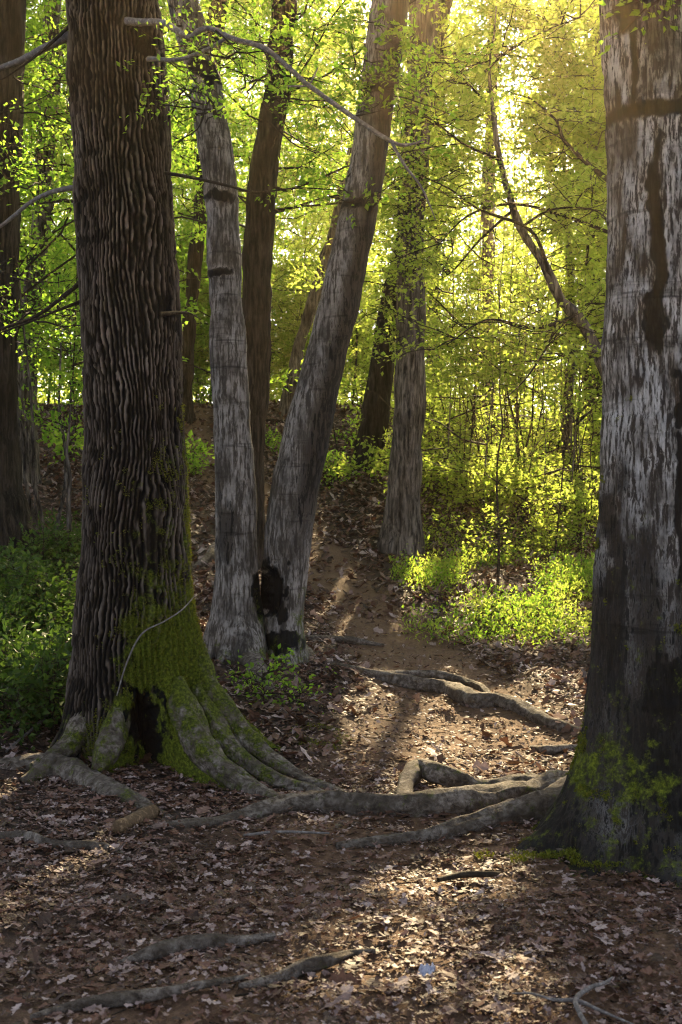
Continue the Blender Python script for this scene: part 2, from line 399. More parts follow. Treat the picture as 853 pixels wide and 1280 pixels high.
# ------------------------------------------------------------------ detailed trunks
def trunk(prof, d, lobes, nth, dz, bark, zdetail, top, zbase, yoff=0):
    """prof: (py, left, right) in photo pixels at distance d -> closed tube with relief. lobes: (angle deg, reach m, height m, width rad)"""
    pr = np.array(sorted(prof, key=lambda t: -t[0]), float)
    z = CAMZ-(pr[:, 0]-CY)/F*d; cx = ((pr[:, 1]+pr[:, 2])/2-CX)/F*d; r = (pr[:, 2]-pr[:, 1])/2/F*d
    sl = (cx[-1]-cx[-2])/(z[-1]-z[-2])
    z = np.append(z, top); cx = np.append(cx, cx[-1]+sl*.6*(top-z[-2])); r = np.append(r, r[-1]*.62)
    lv = np.concatenate([np.arange(zbase-.3, zdetail, dz), np.linspace(zdetail, top, 40)])
    def sm(a):
        w = np.interp(np.arange(zbase-.8, top+.5, .02), z, a); k = np.hanning(23); k /= k.sum()
        w = np.convolve(np.pad(w, 11, 'edge'), k, 'valid'); return np.interp(lv, np.arange(zbase-.8, top+.5, .02), w)
    c, rr = sm(cx), sm(r)
    th = np.arange(nth)/nth*2*math.pi
    T, L = np.meshgrid(th, lv); Rr = np.repeat(rr[:, None], nth, 1); Cc = np.repeat(c[:, None], nth, 1)
    hz = np.maximum(L-zbase, -.15)
    ext = np.zeros_like(T)
    for (a, A, hh, w) in lobes:
        dd = (T-math.radians(a)+math.pi)%(2*math.pi)-math.pi
        ww = w*(1+.5*np.clip(hz/hh, 0, 3))
        ext += A*np.exp(-np.maximum(hz, -.1)/hh)*np.exp(-(dd/ww)**2)
    Rr = Rr+ext
    px = np.cos(T)*Rr; py = np.sin(T)*Rr
    base = np.stack([(Cc*.0+np.cos(T)*Rr).ravel(), (np.sin(T)*Rr).ravel(), L.ravel()], 1)
    off, at = bark(base, T.ravel(), L.ravel(), hz.ravel(), (Cc+px).ravel(), Rr.ravel(), ext.ravel())
    Rr = Rr+off.reshape(Rr.shape)
    V = np.stack([Cc+np.cos(T)*Rr, d+yoff+np.sin(T)*Rr, L], -1).reshape(-1, 3)
    n = len(lv); idx = np.arange(n*nth).reshape(n, nth); a = idx[:-1]; b = np.roll(a, -1, 1); cc = idx[1:]; e = np.roll(cc, -1, 1)
    Qs = np.stack([a, b, e, cc], -1).reshape(-1, 4)
    return V, [Qs, idx[-1][None]], at, (lambda zz: np.stack([np.interp(zz, lv, c), np.full_like(zz, d+yoff), zz], -1)), (lambda zz: np.interp(zz, lv, rr))

def blob(x, z, cx, cz, a, b):
    q = np.stack([x*1.0, z*.6, x*0+cx*3], 1)
    x = x+((fbm(q*9, 3, 201)-.5)*1.5+(fbm(q*38, 3, 203)-.5)*.9)*min(a, .2); z = z+((fbm(q*7, 3, 207)-.5)*1.6+(fbm(q*30, 2, 209)-.5)*.8)*min(b, .3)
    return 1-smooth(.5, 1.3, np.sqrt(((x-cx)/a)**2+((z-cz)/b)**2))
def mx(*a):
    o = a[0]
    for v in a[1:]: o = np.maximum(o, v)
    return o
def PX(px, d): return (px-CX)/F*d
def PZ(py, d): return CAMZ-(py-CY)/F*d

# --- the big mossy oak on the left
D1 = 7.6
def bark_oak(p, T, z, hz, wx, r, ext):
    q = p.copy(); q[:, :2] = np.stack([np.cos(T), np.sin(T)], 1)*.30
    # long wavy ridges that run up the stem, join and part, with short cross breaks
    wv = (fbm(q*np.array([3.2, 3.2, 1.5]), 2, 11)-.5)*4.0+(fbm(q*np.array([11, 11, 4.5]), 2, 12)-.5)*1.0+(fbm(q*np.array([34, 34, 22]), 2, 13)-.5)*.5
    def rid(N, ph): 
        u = T*N/(2*math.pi)+wv*(N/54)+ph; return np.abs(np.sin(math.pi*u))
    sel = smooth(.44, .56, fbm(q*np.array([7, 7, 2.4]), 2, 31))
    a = rid(64, 0)*(1-sel)+rid(69, .37)*sel
    brk = smooth(.48, .64, fbm(q*np.array([40, 40, 12]), 3, 71))
    ridge = np.clip(smooth(.38, .98, a)*(1-.5*brk)*(.62+.55*fbm(q*np.array([30, 30, 12]), 2, 5)), 0, 1)
    lump = (fbm(p*3.0, 3, 88)-.5)
    soft = np.clip(ext/.14, 0, 1)
    off = (ridge-.5)*.028*(1-.55*soft)+lump*.05+soft*(fbm(p*8, 3, 14)-.5)*.06
    front = smooth(.2, -.6, np.sin(T))
    side = smooth(-.2, .75, np.cos(T-math.radians(-18)))
    moss = np.clip(side*smooth(1.25, .25, hz)*.92+side*.30*smooth(2.6, 1.0, hz)+smooth(.42, .05, hz)*.45*front+.34*smooth(.9, 1, np.cos(T-math.radians(8)))*smooth(3.6, 1.2, hz), 0, 1)
    st = mx(blob(wx, z, PX(190,D1), PZ(890,D1), .17, .24)*1.2, blob(wx, z, PX(258,D1), PZ(890,D1), .08, .22), blob(wx, z, PX(187,D1), PZ(70,D1), .06, .16)*.8, blob(wx, z, PX(160,D1), PZ(160,D1), .25, .3)*.35,  # blobs over the root hollows paint their deep shade; the rest are stains
            blob(wx, z, PX(186,D1), PZ(690,D1), .07, .12)*.7, blob(wx, z, PX(212,D1), PZ(390,D1), .05, .14)*.75, blob(wx, z, PX(110,D1), PZ(60,D1), .10, .6)*.3)
    hol = np.clip(blob(wx, z, PX(188,D1), PZ(892,D1), .10, .17)*1.3, 0, 1)*(np.sin(T) < 0); off = off-.13*hol
    moss = moss*(1-np.clip(blob(wx, z, PX(190,D1), PZ(892,D1), .15, .2)*1.2, 0, 1))
    return off, {'bark': ridge, 'moss': moss, 'stain_shade': st*(np.sin(T) < .2)}
oak_prof = [(0,84,197),(100,89,205),(200,95,212),(300,100,218),(400,105,223),(500,107,226),(600,106,229),(700,103,234),(780,99,238),(850,96,243),(940,92,250),(1000,92,250)]
zb1 = float(h(PX(170,D1), D1)[0])
oak_lobes = [(-160,.16,.22,.26),(-128,-.05,.16,.16),(-102,.15,.26,.17),(-73,-.13,.19,.19),(-47,.40,.22,.16),(-27,-.10,.30,.13),(-8,.55,.28,.15),(25,.30,.25,.3),(80,.3,.25,.3),(140,.3,.25,.3)]
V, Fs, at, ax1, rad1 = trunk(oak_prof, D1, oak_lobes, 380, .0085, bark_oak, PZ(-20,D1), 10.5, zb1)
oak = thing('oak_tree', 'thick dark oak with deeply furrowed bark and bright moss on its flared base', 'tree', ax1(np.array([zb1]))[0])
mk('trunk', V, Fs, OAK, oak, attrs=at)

def moss_tufts(parent, V, at, axf, n, thr=.45):
    w = at['moss']-.9*np.clip(at['stain_shade']-.4, 0, 1)+(fbm(V*11, 4, 33)-.5)*1.5+(fbm(V*30, 2, 35)-.5)*.6
    k = np.flatnonzero((w > thr) & (V[:, 2] < 2.2)); k = R.choice(k, min(n, len(k)*3))
    b = V[k]; o = norm((b-axf(b[:, 2]))*np.array([1, 1, .2])+np.array([0, 0, .15])); m = len(b)
    b = b+R.normal(0, .004, (m, 3)); d = norm(o+rdir(m)*.8); l = R.uniform(.006, .017, m)
    Vl, Q = leaves(b-o*.002, d, norm(o+rdir(m)), l, l*.5)
    return tag(mk('moss', Vl, [Q], MOSSL, parent, smoothf=False), kind='stuff')
moss_tufts(oak, V, at, ax1, 42000)

# --- the pale tree on the right
D2 = 5.85
def bark_right(p, T, z, hz, wx, r, ext):
    lump = fbm(p*2.6, 3, 18)-.5
    rings = fbm(p*np.array([2.0, 2.0, 20]), 3, 58)-.5
    soft = np.clip(ext/.12, 0, 1)
    pl = fbm(p*np.array([34, 34, 5.5]), 3, 19)
    off = lump*.045+rings*.010*(1-soft)+soft*(fbm(p*6, 3, 15)-.5)*.05+smooth(.40, .55, pl)*.009+(fbm(p*np.array([60, 60, 30]), 2, 29)-.5)*.006
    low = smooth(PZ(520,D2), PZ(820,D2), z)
    wob = (fbm(np.stack([wx*0, wx*0, z*5], 1), 3, 4)-.5)*.12
    st = mx(blob(wx, z, PX(820,D2), PZ(150,D2), .34, .05)*.72,
            blob(wx+wob, z, PX(813,D2), PZ(330,D2), .030, .62)*.85, blob(wx+wob, z, PX(806,D2), PZ(420,D2), .055, .22)*.9,
            blob(wx, z, PX(846,D2), PZ(512,D2), .095, .17)*1.15,
            blob(wx+wob, z, PX(822,D2), PZ(850,D2), .13, .20)*1.2, blob(wx+wob, z, PX(806,D2), PZ(940,D2), .11, .26)*1.1, blob(wx+wob, z, PX(838,D2), PZ(910,D2), .06, .4)*.8,
            blob(wx, z, PX(772,D2), PZ(20,D2), .045, .16)*.85, blob(wx+wob*.5, z, PX(783,D2), PZ(90,D2), .015, .30)*.75,
            blob(wx+wob*.4, z, PX(832,D2), PZ(620,D2), .02, .5)*.8,
            blob(wx, z, PX(762,D2), PZ(760,D2), .05, .75)*.62, blob(wx, z, PX(790,D2), PZ(700,D2), .08, .40)*.55,
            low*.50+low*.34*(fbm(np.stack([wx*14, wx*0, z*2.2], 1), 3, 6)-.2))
    moss = mx(blob(wx, z, PX(762,D2), PZ(965,D2), .24, .26)*.60, smooth(.4, .0, hz)*.40, .26*low*smooth(.2, .9, -np.cos(T)), .22*low)
    return off, {'stain_shade': st*(1-.15*np.clip(blob(wx, z, PX(752,D2), PZ(992,D2), .2, .12), 0, 1)), 'moss': moss}
r_prof = [(0,752,872),(100,757,876),(200,762,880),(300,762,884),(400,759,888),(500,756,893),(600,753,898),(700,750,902),(800,746,908),(860,742,913),(920,736,920),(980,728,930),(1060,724,936)]
zb2 = float(h(PX(825,D2), D2)[0])
r_lobes = [(-172,.27,.16,.30),(-140,.16,.15,.25),(-98,.14,.13,.35),(-50,.22,.2,.3),(0,.35,.2,.4),(60,.3,.2,.3),(120,.3,.2,.3),(160,.2,.14,.2)]
V, Fs, at, ax2, rad2 = trunk(r_prof, D2, r_lobes, 340, .0085, bark_right, PZ(-20,D2), 9.5, zb2)
pale = thing('beech_tree', 'pale streaked trunk with black stains and mossy foot at the right edge', 'tree', ax2(np.array([zb2]))[0])
mk('trunk', V, Fs, RIGHTB, pale, attrs=at)
moss_tufts(pale, V, at, ax2, 20000, .55)

# --- the forked grey tree
D3 = 10.0
def bark_fork(which):
    def f(p, T, z, hz, wx, r, ext):
        lump = fbm(p*3.2, 3, 28+which)-.5; rings = fbm(p*np.array([2.2, 2.2, 15]), 3, 63+which)-.5
        soft = np.clip(ext/.12, 0, 1)
        off = lump*.045+rings*.012+soft*(fbm(p*7, 3, 5)-.5)*.05
        if which == 0:
            knots = mx(blob(wx, z, PX(258,D3), PZ(92,D3), .16, .10), blob(wx, z, PX(280,D3), PZ(248,D3), .13, .06), blob(wx, z, PX(262,D3), PZ(103,D3), .05, .1), blob(wx, z, PX(282,D3), PZ(345,D3), .10, .04))
            st = mx(knots*.8, blob(wx, z, PX(285,D3), PZ(660,D3), .10, .25)*.55, blob(wx, z, PX(342,D3), PZ(740,D3), .13, .22)*1.2, blob(wx, z, PX(276,D3), PZ(640,D3), .03, .6)*.5)  # blob between the stems paints the hollow's shade into the bark
            off = off+knots*.009
        else:
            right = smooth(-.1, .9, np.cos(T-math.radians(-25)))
            st = mx(right*.50*smooth(.4, 1.4, hz)*1.25, blob(wx, z, PX(338,D3), PZ(735,D3), .14, .22)*1.2, blob(wx, z, PX(352,D3), PZ(800,D3), .2, .10)*1.1, blob(wx, z, PX(478,D3), PZ(118,D3), .25, .05)*.75, blob(wx, z, PX(452,D3), PZ(258,D3), .25, .05)*.75)  # right side darkened; blob at the hollow paints its shade
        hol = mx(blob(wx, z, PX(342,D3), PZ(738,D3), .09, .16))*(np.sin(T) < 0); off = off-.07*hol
        moss = mx(smooth(.35, 0, hz)*.42, smooth(.2, .9, np.cos(T))*smooth(1.2, .2, hz)*.45)
        return off, {'stain_shade': st, 'moss': moss}
    return f
zb3 = float(h(PX(318,D3), D3)[0])
fl = [(0,209,249),(50,222,260),(100,236,276),(150,243,284),(200,250,294),(250,257,299),(300,259,299),(400,262,305),(500,265,312),(600,269,320),(700,269,324),(760,268,328),(800,268,336),(850,266,340)]
fr = [(0,464,512),(50,458,505),(100,450,498),(125,448,494),(200,438,484),(252,428,474),(300,418,466),(400,393,446),(500,365,421),(600,339,401),(700,328,386),(760,328,378),(800,330,378),(850,330,380)]
fork = thing('forked_tree', 'grey blotched tree forking from the ground into two stems, one leaning right', 'tree', (PX(320,D3), D3, zb3))
V, Fs, at, ax3, rad3 = trunk(fl, D3, [(-165,.26,.14,.35),(-110,.14,.12,.3),(-60,.16,.15,.3),(-80,.1,.2,.2),(60,.2,.2,.4),(130,.2,.2,.4)], 180, .012, bark_fork(0), PZ(-20,D3), 11, zb3)
mk('stem', V, Fs, FORKB, fork, attrs=at)
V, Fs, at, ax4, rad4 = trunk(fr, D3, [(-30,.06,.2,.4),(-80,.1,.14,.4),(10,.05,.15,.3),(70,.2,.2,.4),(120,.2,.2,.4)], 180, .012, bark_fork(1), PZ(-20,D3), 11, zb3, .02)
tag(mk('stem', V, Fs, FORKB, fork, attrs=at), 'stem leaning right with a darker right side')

# ------------------------------------------------------------------ roots
def root_part(parent, path, name='root', ns=22, n=90, seed=1, moss=.1, lift=.15, flat=.85, amp=.09, mat_=ROOT):
    """path: (px, py, radius in m, lift factor) on the ground"""
    pts = list(BANKED.get(tuple(path), []))
    for q in (path if not pts else []):
        if q[2] > 1:      # (px, py, distance, radius)
            pts.append((*pxyz(q[0], q[1], q[2]), q[3])); continue
        p = ground_at(q[0], q[1]); lf = q[3] if len(q) > 3 else lift
        pts.append((p[0], p[1], p[2]+q[2]*lf, q[2]))
    V, Q, caps = rough_tube(pts, n, ns, amp*1.5, 5, seed, 1.0)
    return V, [Q]+caps
def add_root(parent, path, moss=.1, **k):
    V, Fs = root_part(parent, path, **k)
    mo = np.full(len(V), moss) if not isinstance(moss, tuple) else np.linspace(moss[0], moss[1], len(V))
    return mk('root', V, Fs, k.get('mat_', ROOT), parent, attrs={'moss': mo})

M1 = dict(moss=(.85, .30))
add_root(oak, [(220,850,7.36,.05),(228,885,7.28,.075),(238,910,7.2,.085),(252,935,7.1,.08),(280,962,6.98,.07),(320,990,6.8,.055),(352,1005,6.6,.03)], seed=2, **M1, ns=30)
add_root(oak, [(240,800,7.58,.05),(254,845,7.54,.07),(270,878,7.48,.08),(294,910,7.4,.08),(324,942,7.3,.07),(352,963,7.2,.055),(388,980,7.08,.04),(440,998,6.85,.025)], seed=3, **M1, n=120, ns=30)
add_root(oak, [(244,860,7.46,.04),(256,890,7.38,.06),(272,920,7.28,.065),(302,950,7.14,.06),(338,972,7.02,.05),(384,988,6.86,.04),(420,1000,6.72,.02)], seed=4, **M1, n=110, ns=30)
add_root(oak, [(152,850,7.38,.05),(149,880,7.3,.07),(142,915,7.2,.08),(132,945,7.08,.07),(120,965,7.0,.03)], seed=41, moss=(.7, .55), ns=30)
add_root(oak, [(112,870,7.45,.05),(104,900,7.4,.065),(92,925,7.35,.065),(70,945,7.25,.05),(40,960,7.1,.025)], seed=42, moss=(.4, .5), ns=30)
add_root(oak, [(-40,960,.04,-.3),(10,966,.055,.2),(50,969,.085,.45),(95,980,.075,.5),(140,1000,.065,.35),(185,1020,.05,.2),(215,1030,.03,-.4)], seed=5, moss=.28, n=140)
add_root(oak, [(30,980,.035,.1),(55,972,.045,.9),(70,966,.05,.9),(90,970,.04,.6)], seed=6, moss=.3)
add_root(pale, [(745,1005,.17,.2),(690,1022,.095,.4),(640,1030,.075,.35),(590,1038,.055,.2),(545,1045,.038,.0),(480,1052,.03,-.1),(420,1056,.02,-.9)], seed=7, moss=.16, n=150, ns=28)
add_root(pale, [(720,1000,.12,.2),(650,1005,.075,.4),(590,1012,.072,.55),(520,1018,.062,.55),(450,1015,.058,.5),(380,1012,.056,.5),(330,1020,.046,.3),(280,1032,.035,.2),(215,1036,.03,.1),(170,1036,.02,-.8)], seed=8, moss=.24, n=190, ns=26)
add_root(pale, [(505,1004,.045,-.2),(508,990,.045,.9),(522,981,.050,1.5),(545,983,.048,1.4),(575,988,.045,1.0),(605,992,.042,.5),(650,992,.06,.6),(690,992,.07,.3)], seed=9, moss=.3, n=120)
add_root(pale, [(800,1050,.14,.1),(770,1062,.10,.15),(735,1064,.07,.05),(700,1066,.04,-.6)], seed=10, moss=.35)
add_root(pale, [(860,1055,.13,.1),(850,1070,.08,.1),(835,1080,.05,-.6)], seed=44, moss=.3)
add_root(fork, [(285,815,.10,.3),(262,812,.07,.2),(246,822,.04,-.2)], seed=11, moss=.12)
add_root(fork, [(300,818,.10,.3),(318,838,.08,.3),(330,858,.06,.1),(345,872,.03,-.5)], seed=12, moss=.12)
add_root(fork, [(360,812,.10,.2),(382,818,.06,.1),(392,830,.03,-.5)], seed=13, moss=.3)

def loose_root(label, path, seed, moss=.05, n=120):
    V, Fs = root_part(None, path, seed=seed, n=n)
    o = mk('exposed_root', V, Fs, ROOT, attrs={'moss': np.full(len(V), moss)})
    return tag(o, label, 'root')
loose_root('long gnarled grey root crossing the sunlit path towards the pale trunk', [(405,830,.02,-.5),(440,842,.045,.4),(500,856,.055,.45),(555,866,.065,.5),(590,882,.07,.5),(625,884,.06,.6),(660,894,.05,.4),(690,908,.045,.25),(725,918,.03,-.3)], 21, n=160)
loose_root('thin root lying above the long gnarled root across the path', [(470,842,.015,-.5),(510,845,.03,.4),(560,850,.035,.4),(600,862,.03,.4),(615,876,.02,0)], 22)
loose_root('low root stub lying on the path beside the pale trunk', [(665,935,.012,-.6),(685,940,.03,.2),(715,938,.028,.2),(735,936,.015,-.5)], 24, n=60)
loose_root('thin root snaking over bare soil at the left edge', [(-20,1050,.02,.2),(30,1052,.03,.2),(70,1060,.028,.2),(130,1062,.025,.2),(165,1078,.012,-.6)], 25, n=90)
loose_root('smooth worn root breaking the soil in the near foreground', [(150,1204,.012,-.9),(190,1194,.030,-.45),(228,1185,.036,-.3),(265,1178,.034,-.3),(300,1174,.026,-.5),(345,1170,.012,-1)], 26, n=80)
loose_root('pale rubbed root rising in the leaves at bottom centre', [(300,1236,.008,-1),(340,1226,.018,-.2),(378,1212,.022,.0),(412,1200,.018,-.1),(440,1192,.012,-.6),(470,1188,.008,-1.2)], 27, n=80)
loose_root('long low root along the bottom left foreground', [(40,1268,.010,-1),(100,1257,.018,-.3),(150,1250,.022,-.25),(200,1240,.020,-.25),(260,1228,.014,-.6),(310,1220,.008,-1.2)], 28, n=80)
loose_root('dark root on the slope at the foot of the slim trunk behind the fork', [(238,712,.02,-.5),(258,705,.06,.3),(272,692,.09,.4),(290,690,.10,.2)], 29, n=60)
loose_root('thin root crossing the bend of the path above the gnarled root', [(370,796,.015,-.5),(400,800,.03,.3),(440,803,.03,.2),(480,806,.012,-.6)], 30, n=60)

# ------------------------------------------------------------------ branches, crowns
def branch_part(parent, pts, name='branch', m=TWIG, ns=8, n=60, seed=1, amp=.11):
    q = [(*pxyz(a, b, d), r) for (a, b, d, r) in pts]
    V, Q, caps = rough_tube(q, n, ns, amp, 14, seed)
    return mk(name, V, [Q]+caps, m, parent)
def branch_many(parent, plist, name='branch', m=TWIG, ns=7, seed=1):
    bag = Bag()
    for i, pts in enumerate(plist):
        q = [(*pxyz(a, b, d), r) for (a, b, d, r) in pts]
        V, Q, caps = rough_tube(q, 50, ns, .06, 14, seed+i); bag.add(V, Q)
    return bag.build(name, m, parent)

def crown(bag, ax, zlo, zhi, nl, L, ntw, nlf, ls, pitch=(.0,.7), az=None, rl=.016, tw=(.3,.8), topshrink=.6, cull=True, tl=.0025, jit=.05):
    zs = np.sort(R.uniform(zlo, zhi, nl)); st = ax(zs)
    a = R.uniform(0, 2*math.pi, nl) if az is None else R.uniform(az[0], az[1], nl)
    pt = R.uniform(*pitch, nl); d = np.stack([np.cos(a)*np.cos(pt), np.sin(a)*np.cos(pt), np.sin(pt)], 1)
    ln = L*(.55+.45*R.random(nl))*(1-topshrink*((zs-zlo)/max(zhi-zlo, .1))**1.5)
    K = 7; t = np.linspace(0, 1, K)
    wob = np.cumsum(R.normal(0, .05, (nl, K, 3)), 1)*ln[:, None, None]*.6; wob[:, 0] = 0
    Lp = st[:, None]+d[:, None]*ln[:, None, None]*t[None, :, None]+wob+np.array([0, 0, 1])*(R.uniform(-.18, .12, nl)*ln)[:, None, None]*(t**2)[None, :, None]
    Lr = rl*(ln/L)[:, None]*(1-.85*t)[None]+.002
    lk = keep_sun(Lp[:, 3], .95) if cull else np.ones(nl, bool)
    if lk.any(): bag.add(*tubes(Lp[lk], Lr[lk], 5), 1)
    M = nl*ntw; li = np.repeat(np.arange(nl), ntw); tt = np.clip(R.beta(1.5, 1.0, M), .12, 1)
    f = tt*(K-1); i0 = np.minimum(f.astype(int), K-2); u = (f-i0)[:, None]
    b = Lp[li, i0]*(1-u)+Lp[li, i0+1]*u
    ta = a[li]+R.choice([-1, 1], M)*R.uniform(.3, 1.3, M); tp = R.normal(.1, .4, M)
    td = np.stack([np.cos(ta)*np.cos(tp), np.sin(ta)*np.cos(tp), np.sin(tp)], 1)
    tln = R.uniform(*tw, M)*(.6+.4*(1-tt))
    tend = b+td*tln[:, None]; mid = (b+tend)/2+R.normal(0, .03, (M, 3))
    k = keep_sun(mid, .95) if cull else np.ones(M, bool)
    tp3 = np.stack([b, mid, tend], 1)[k]
    if len(tp3): bag.add(*tubes(tp3, np.full((len(tp3), 3), tl)*np.array([1.6, 1.1, .5]), 3), 1)
    Nn = M*nlf; ti = np.repeat(np.arange(M), nlf); s = R.uniform(.1, 1.05, Nn)[:, None]
    q = (1-s)**2*b[ti]+2*s*(1-s)*(2*mid-.5*(b+tend))[ti]+s*s*tend[ti]
    q = q+R.normal(0, jit, (Nn, 3))
    k = keep_sun(q) if cull else np.ones(Nn, bool)
    q = q[k]; ti = ti[k]; n = len(q)
    ld = norm(td[ti]+rdir(n)*.9); nn = norm(np.array([0, 0, 1.])+rdir(n)*.85)
    l = ls*R.uniform(.6, 1.25, n)
    bag.add(*leaves(q, ld, nn, l, l*R.uniform(.5, .72, n)), 0)

def simple_trunk(prof, d, zb, top, ns=28, dz=.06, amp=.035, flare=.5, seed=1):
    def bk(p, T, z, hz, wx, r, ext):
        a = fbm(p*np.array([22, 22, 2.6]), 2, seed)
        return (fbm(p*2.5, 3, seed+2)-.5)*amp*2.2+(np.abs(a-.5)*2-.4)*amp*.9, {}
    pr = np.array(prof); w = (pr[pr[:, 0].argmax(), 2]-pr[pr[:, 0].argmax(), 1])/2/F*d
    lob = [(a+seed*37 % 60, w*flare*s, w*1.6, .45) for a, s in ((-170, 1), (-100, .7), (-40, 1), (30, 1), (90, 1), (150, .8))]
    V, Fs, at, ax, rd = trunk(prof, d, lob, ns, dz, bk, min(PZ(-20, d), top-.5), top, zb)
    return V, Fs, ax, rd

def tree(name, label, prof, d, bark=PLAIN, leaf=LEAF_G, group=None, top=12, ns=28, flare=.5, cr=None, seed=1, zb=None, dz=.06, amp=.035):
    pr = max(prof); x = ((pr[1]+pr[2])/2-CX)/F*d
    zb = float(h(x, d)[0]) if zb is None else zb
    V, Fs, ax, rd = simple_trunk(prof, d, zb, top, ns, dz, amp, flare, seed)
    t = thing(name, label, 'tree', ax(np.array([zb]))[0], group)
    mk('trunk', V, Fs, bark, t)
    if cr:
        bag = Bag()
        for c in (cr if isinstance(cr, list) else [cr]): crown(bag, ax, **c)
        bag.build('crown', [leaf, TWIG], t, smoothf=False)
    return t, ax

# crowns of the three near trees, above the picture
for par, ax, rr_ in ((oak, ax1, 1.0), (fork, ax3, .8), (fork, ax4, .8), (pale, ax2, 1.0)):
    bag = Bag(); crown(bag, ax, 6.6, 10.2, 22, 3.0*rr_, 14, 14, .075, (.1, .9), rl=.05, tw=(.4, 1.0), topshrink=.2)
    bag.build('crown', [LEAF_G, TWIG], par, smoothf=False)

# dead and living branches of the oak
branch_part(oak, [(150,26,7.45,.026),(175,28,7.2,.022),(205,29,7.1,.018),(235,46,7.05,.016),(250,38,7.0,.017),(265,36,7.0,.016),(290,48,6.95,.015),(330,60,6.9,.015),(365,88,6.9,.013),(388,108,6.9,.013),(440,145,6.9,.013),(492,178,6.9,.011),(515,180,6.9,.008),(530,174,6.9,.004)], m=PALE, n=120, seed=3)
branch_part(oak, [(490,178,6.9,.009),(505,205,6.9,.008),(528,236,6.9,.006),(545,275,6.9,.003)], m=PALE, n=40, seed=4)
branch_part(oak, [(185,74,7.3,.015),(225,74,7.1,.012),(262,60,7.0,.011),(285,46,6.96,.010)], m=PALE, n=50, seed=5)
branch_part(oak, [(360,108,6.9,.006),(385,106,6.9,.006),(395,90,6.9,.004),(398,84,6.9,.002)], m=PALE, n=30, seed=6)
branch_part(oak, [(100,38,7.6,.030),(60,58,7.7,.024),(20,78,7.8,.02),(-40,98,7.9,.014)], m=PALE, n=50, seed=7)
branch_part(oak, [(90,30,7.6,.012),(50,66,7.6,.009),(10,95,7.6,.006),(-20,110,7.6,.004)], m=TWIG, n=50, seed=8)
branch_part(oak, [(105,234,7.6,.018),(72,238,7.6,.015),(40,252,7.6,.013),(0,283,7.6,.011),(-40,300,7.6,.008)], m=PALE, n=50, seed=9)
branch_part(oak, [(110,345,7.6,.016),(80,370,7.5,.013),(45,395,7.5,.011),(0,412,7.5,.008)], m=TWIG, n=50, seed=10)
branch_part(oak, [(112,372,7.6,.010),(80,385,7.5,.009),(30,405,7.5,.007),(-10,420,7.5,.004)], m=TWIG, n=50, seed=11)
branch_part(oak, [(205,216,7.5,.012),(240,222,7.3,.009),(285,232,7.2,.008),(320,240,7.1,.006),(375,235,7.0,.004),(430,238,7.,.003)], m=TWIG, n=60, seed=12)
branch_part(oak, [(205,393,7.4,.016),(222,391,7.28,.010),(238,392,7.25,.005),(252,400,7.25,.002)], m=TWIG, n=30, seed=13)
branch_part(fork, [(272,150,9.9,.012),(262,125,9.8,.01),(248,160,9.7,.006),(225,175,9.7,.004)], m=TWIG, seed=14)

# ------------------------------------------------------------------ trees behind
t3, a3 = tree('oak_tree', 'straight grey-brown trunk standing at the top of the bend in the path', [(0,513,550),(100,507,542),(200,500,535),(300,496,530),(400,495,531),(500,493,532),(600,487,526),(650,482,524),(692,476,524)], 16.0, GREYB, LEAF_Y, top=13, ns=64, dz=.02, flare=.35, seed=3,
      cr=[dict(zlo=4.0, zhi=12.5, nl=40, L=2.4, ntw=12, nlf=15, ls=.07)])
t4, a4 = tree('leaning_tree', 'dark trunk leaning right just behind the straight grey-brown trunk', [(200,520,538),(340,484,503),(400,470,498),(500,456,489),(560,445,480),(590,442,480)], 20.0, PLAIN, LEAF_Y, top=12, ns=48, dz=.03, flare=.2, seed=4,
      cr=[dict(zlo=6, zhi=11.5, nl=26, L=2.4, ntw=12, nlf=14, ls=.07)])
t5, a5 = tree('dark_tree', 'slim dark trunk half hidden behind the left stem of the forked tree', [(0,340,372),(100,332,365),(200,312,350),(300,305,341),(400,302,338),(500,302,335),(600,301,331),(700,297,331)], 14.0, PLAIN, LEAF_G, top=12.5, ns=48, dz=.025, flare=.35, seed=5,
      cr=[dict(zlo=4.2, zhi=12, nl=56, L=2.8, ntw=12, nlf=14, ls=.065)])
t6, a6 = tree('dark_tree', 'broad black trunk at the left edge with a flared foot in the undergrowth', [(0,-38,32),(150,-40,28),(300,-42,24),(500,-44,18),(600,-44,22),(690,-48,40)], 13.0, PLAIN, LEAF_G, top=12, ns=64, dz=.03, flare=.35, seed=6,
      cr=[dict(zlo=2.8, zhi=11.5, nl=40, L=2.6, ntw=12, nlf=14, ls=.065)])
tree('grey_tree', 'pale grey slender trunk between the black left trunk and the furrowed oak', [(100,50,75),(300,38,62),(400,22,50),(500,14,46),(620,12,48)], 17.0, GREYB, LEAF_G, top=12, ns=40, seed=7, cr=[dict(zlo=3.5, zhi=11.5, nl=34, L=2.3, ntw=12, nlf=14, ls=.065)])
tree('dark_tree', 'thin leaning dark trunk seen just right of the furrowed oak', [(0,262,284),(240,244,262),(400,228,246),(470,224,242),(525,220,240)], 22.0, PLAIN, LEAF_G, top=13, ns=32, seed=8, cr=[dict(zlo=5.5, zhi=12.5, nl=34, L=2.5, ntw=12, nlf=14, ls=.07)])
tree('dark_tree', 'small dark trunk on the crest between the two stems of the fork', [(0,482,494),(150,444,456),(300,407,420),(440,364,380),(525,350,372)], 23.0, GREYB, LEAF_Y, top=14, ns=32, seed=9, cr=[dict(zlo=5, zhi=13.5, nl=40, L=2.5, ntw=12, nlf=14, ls=.07)])
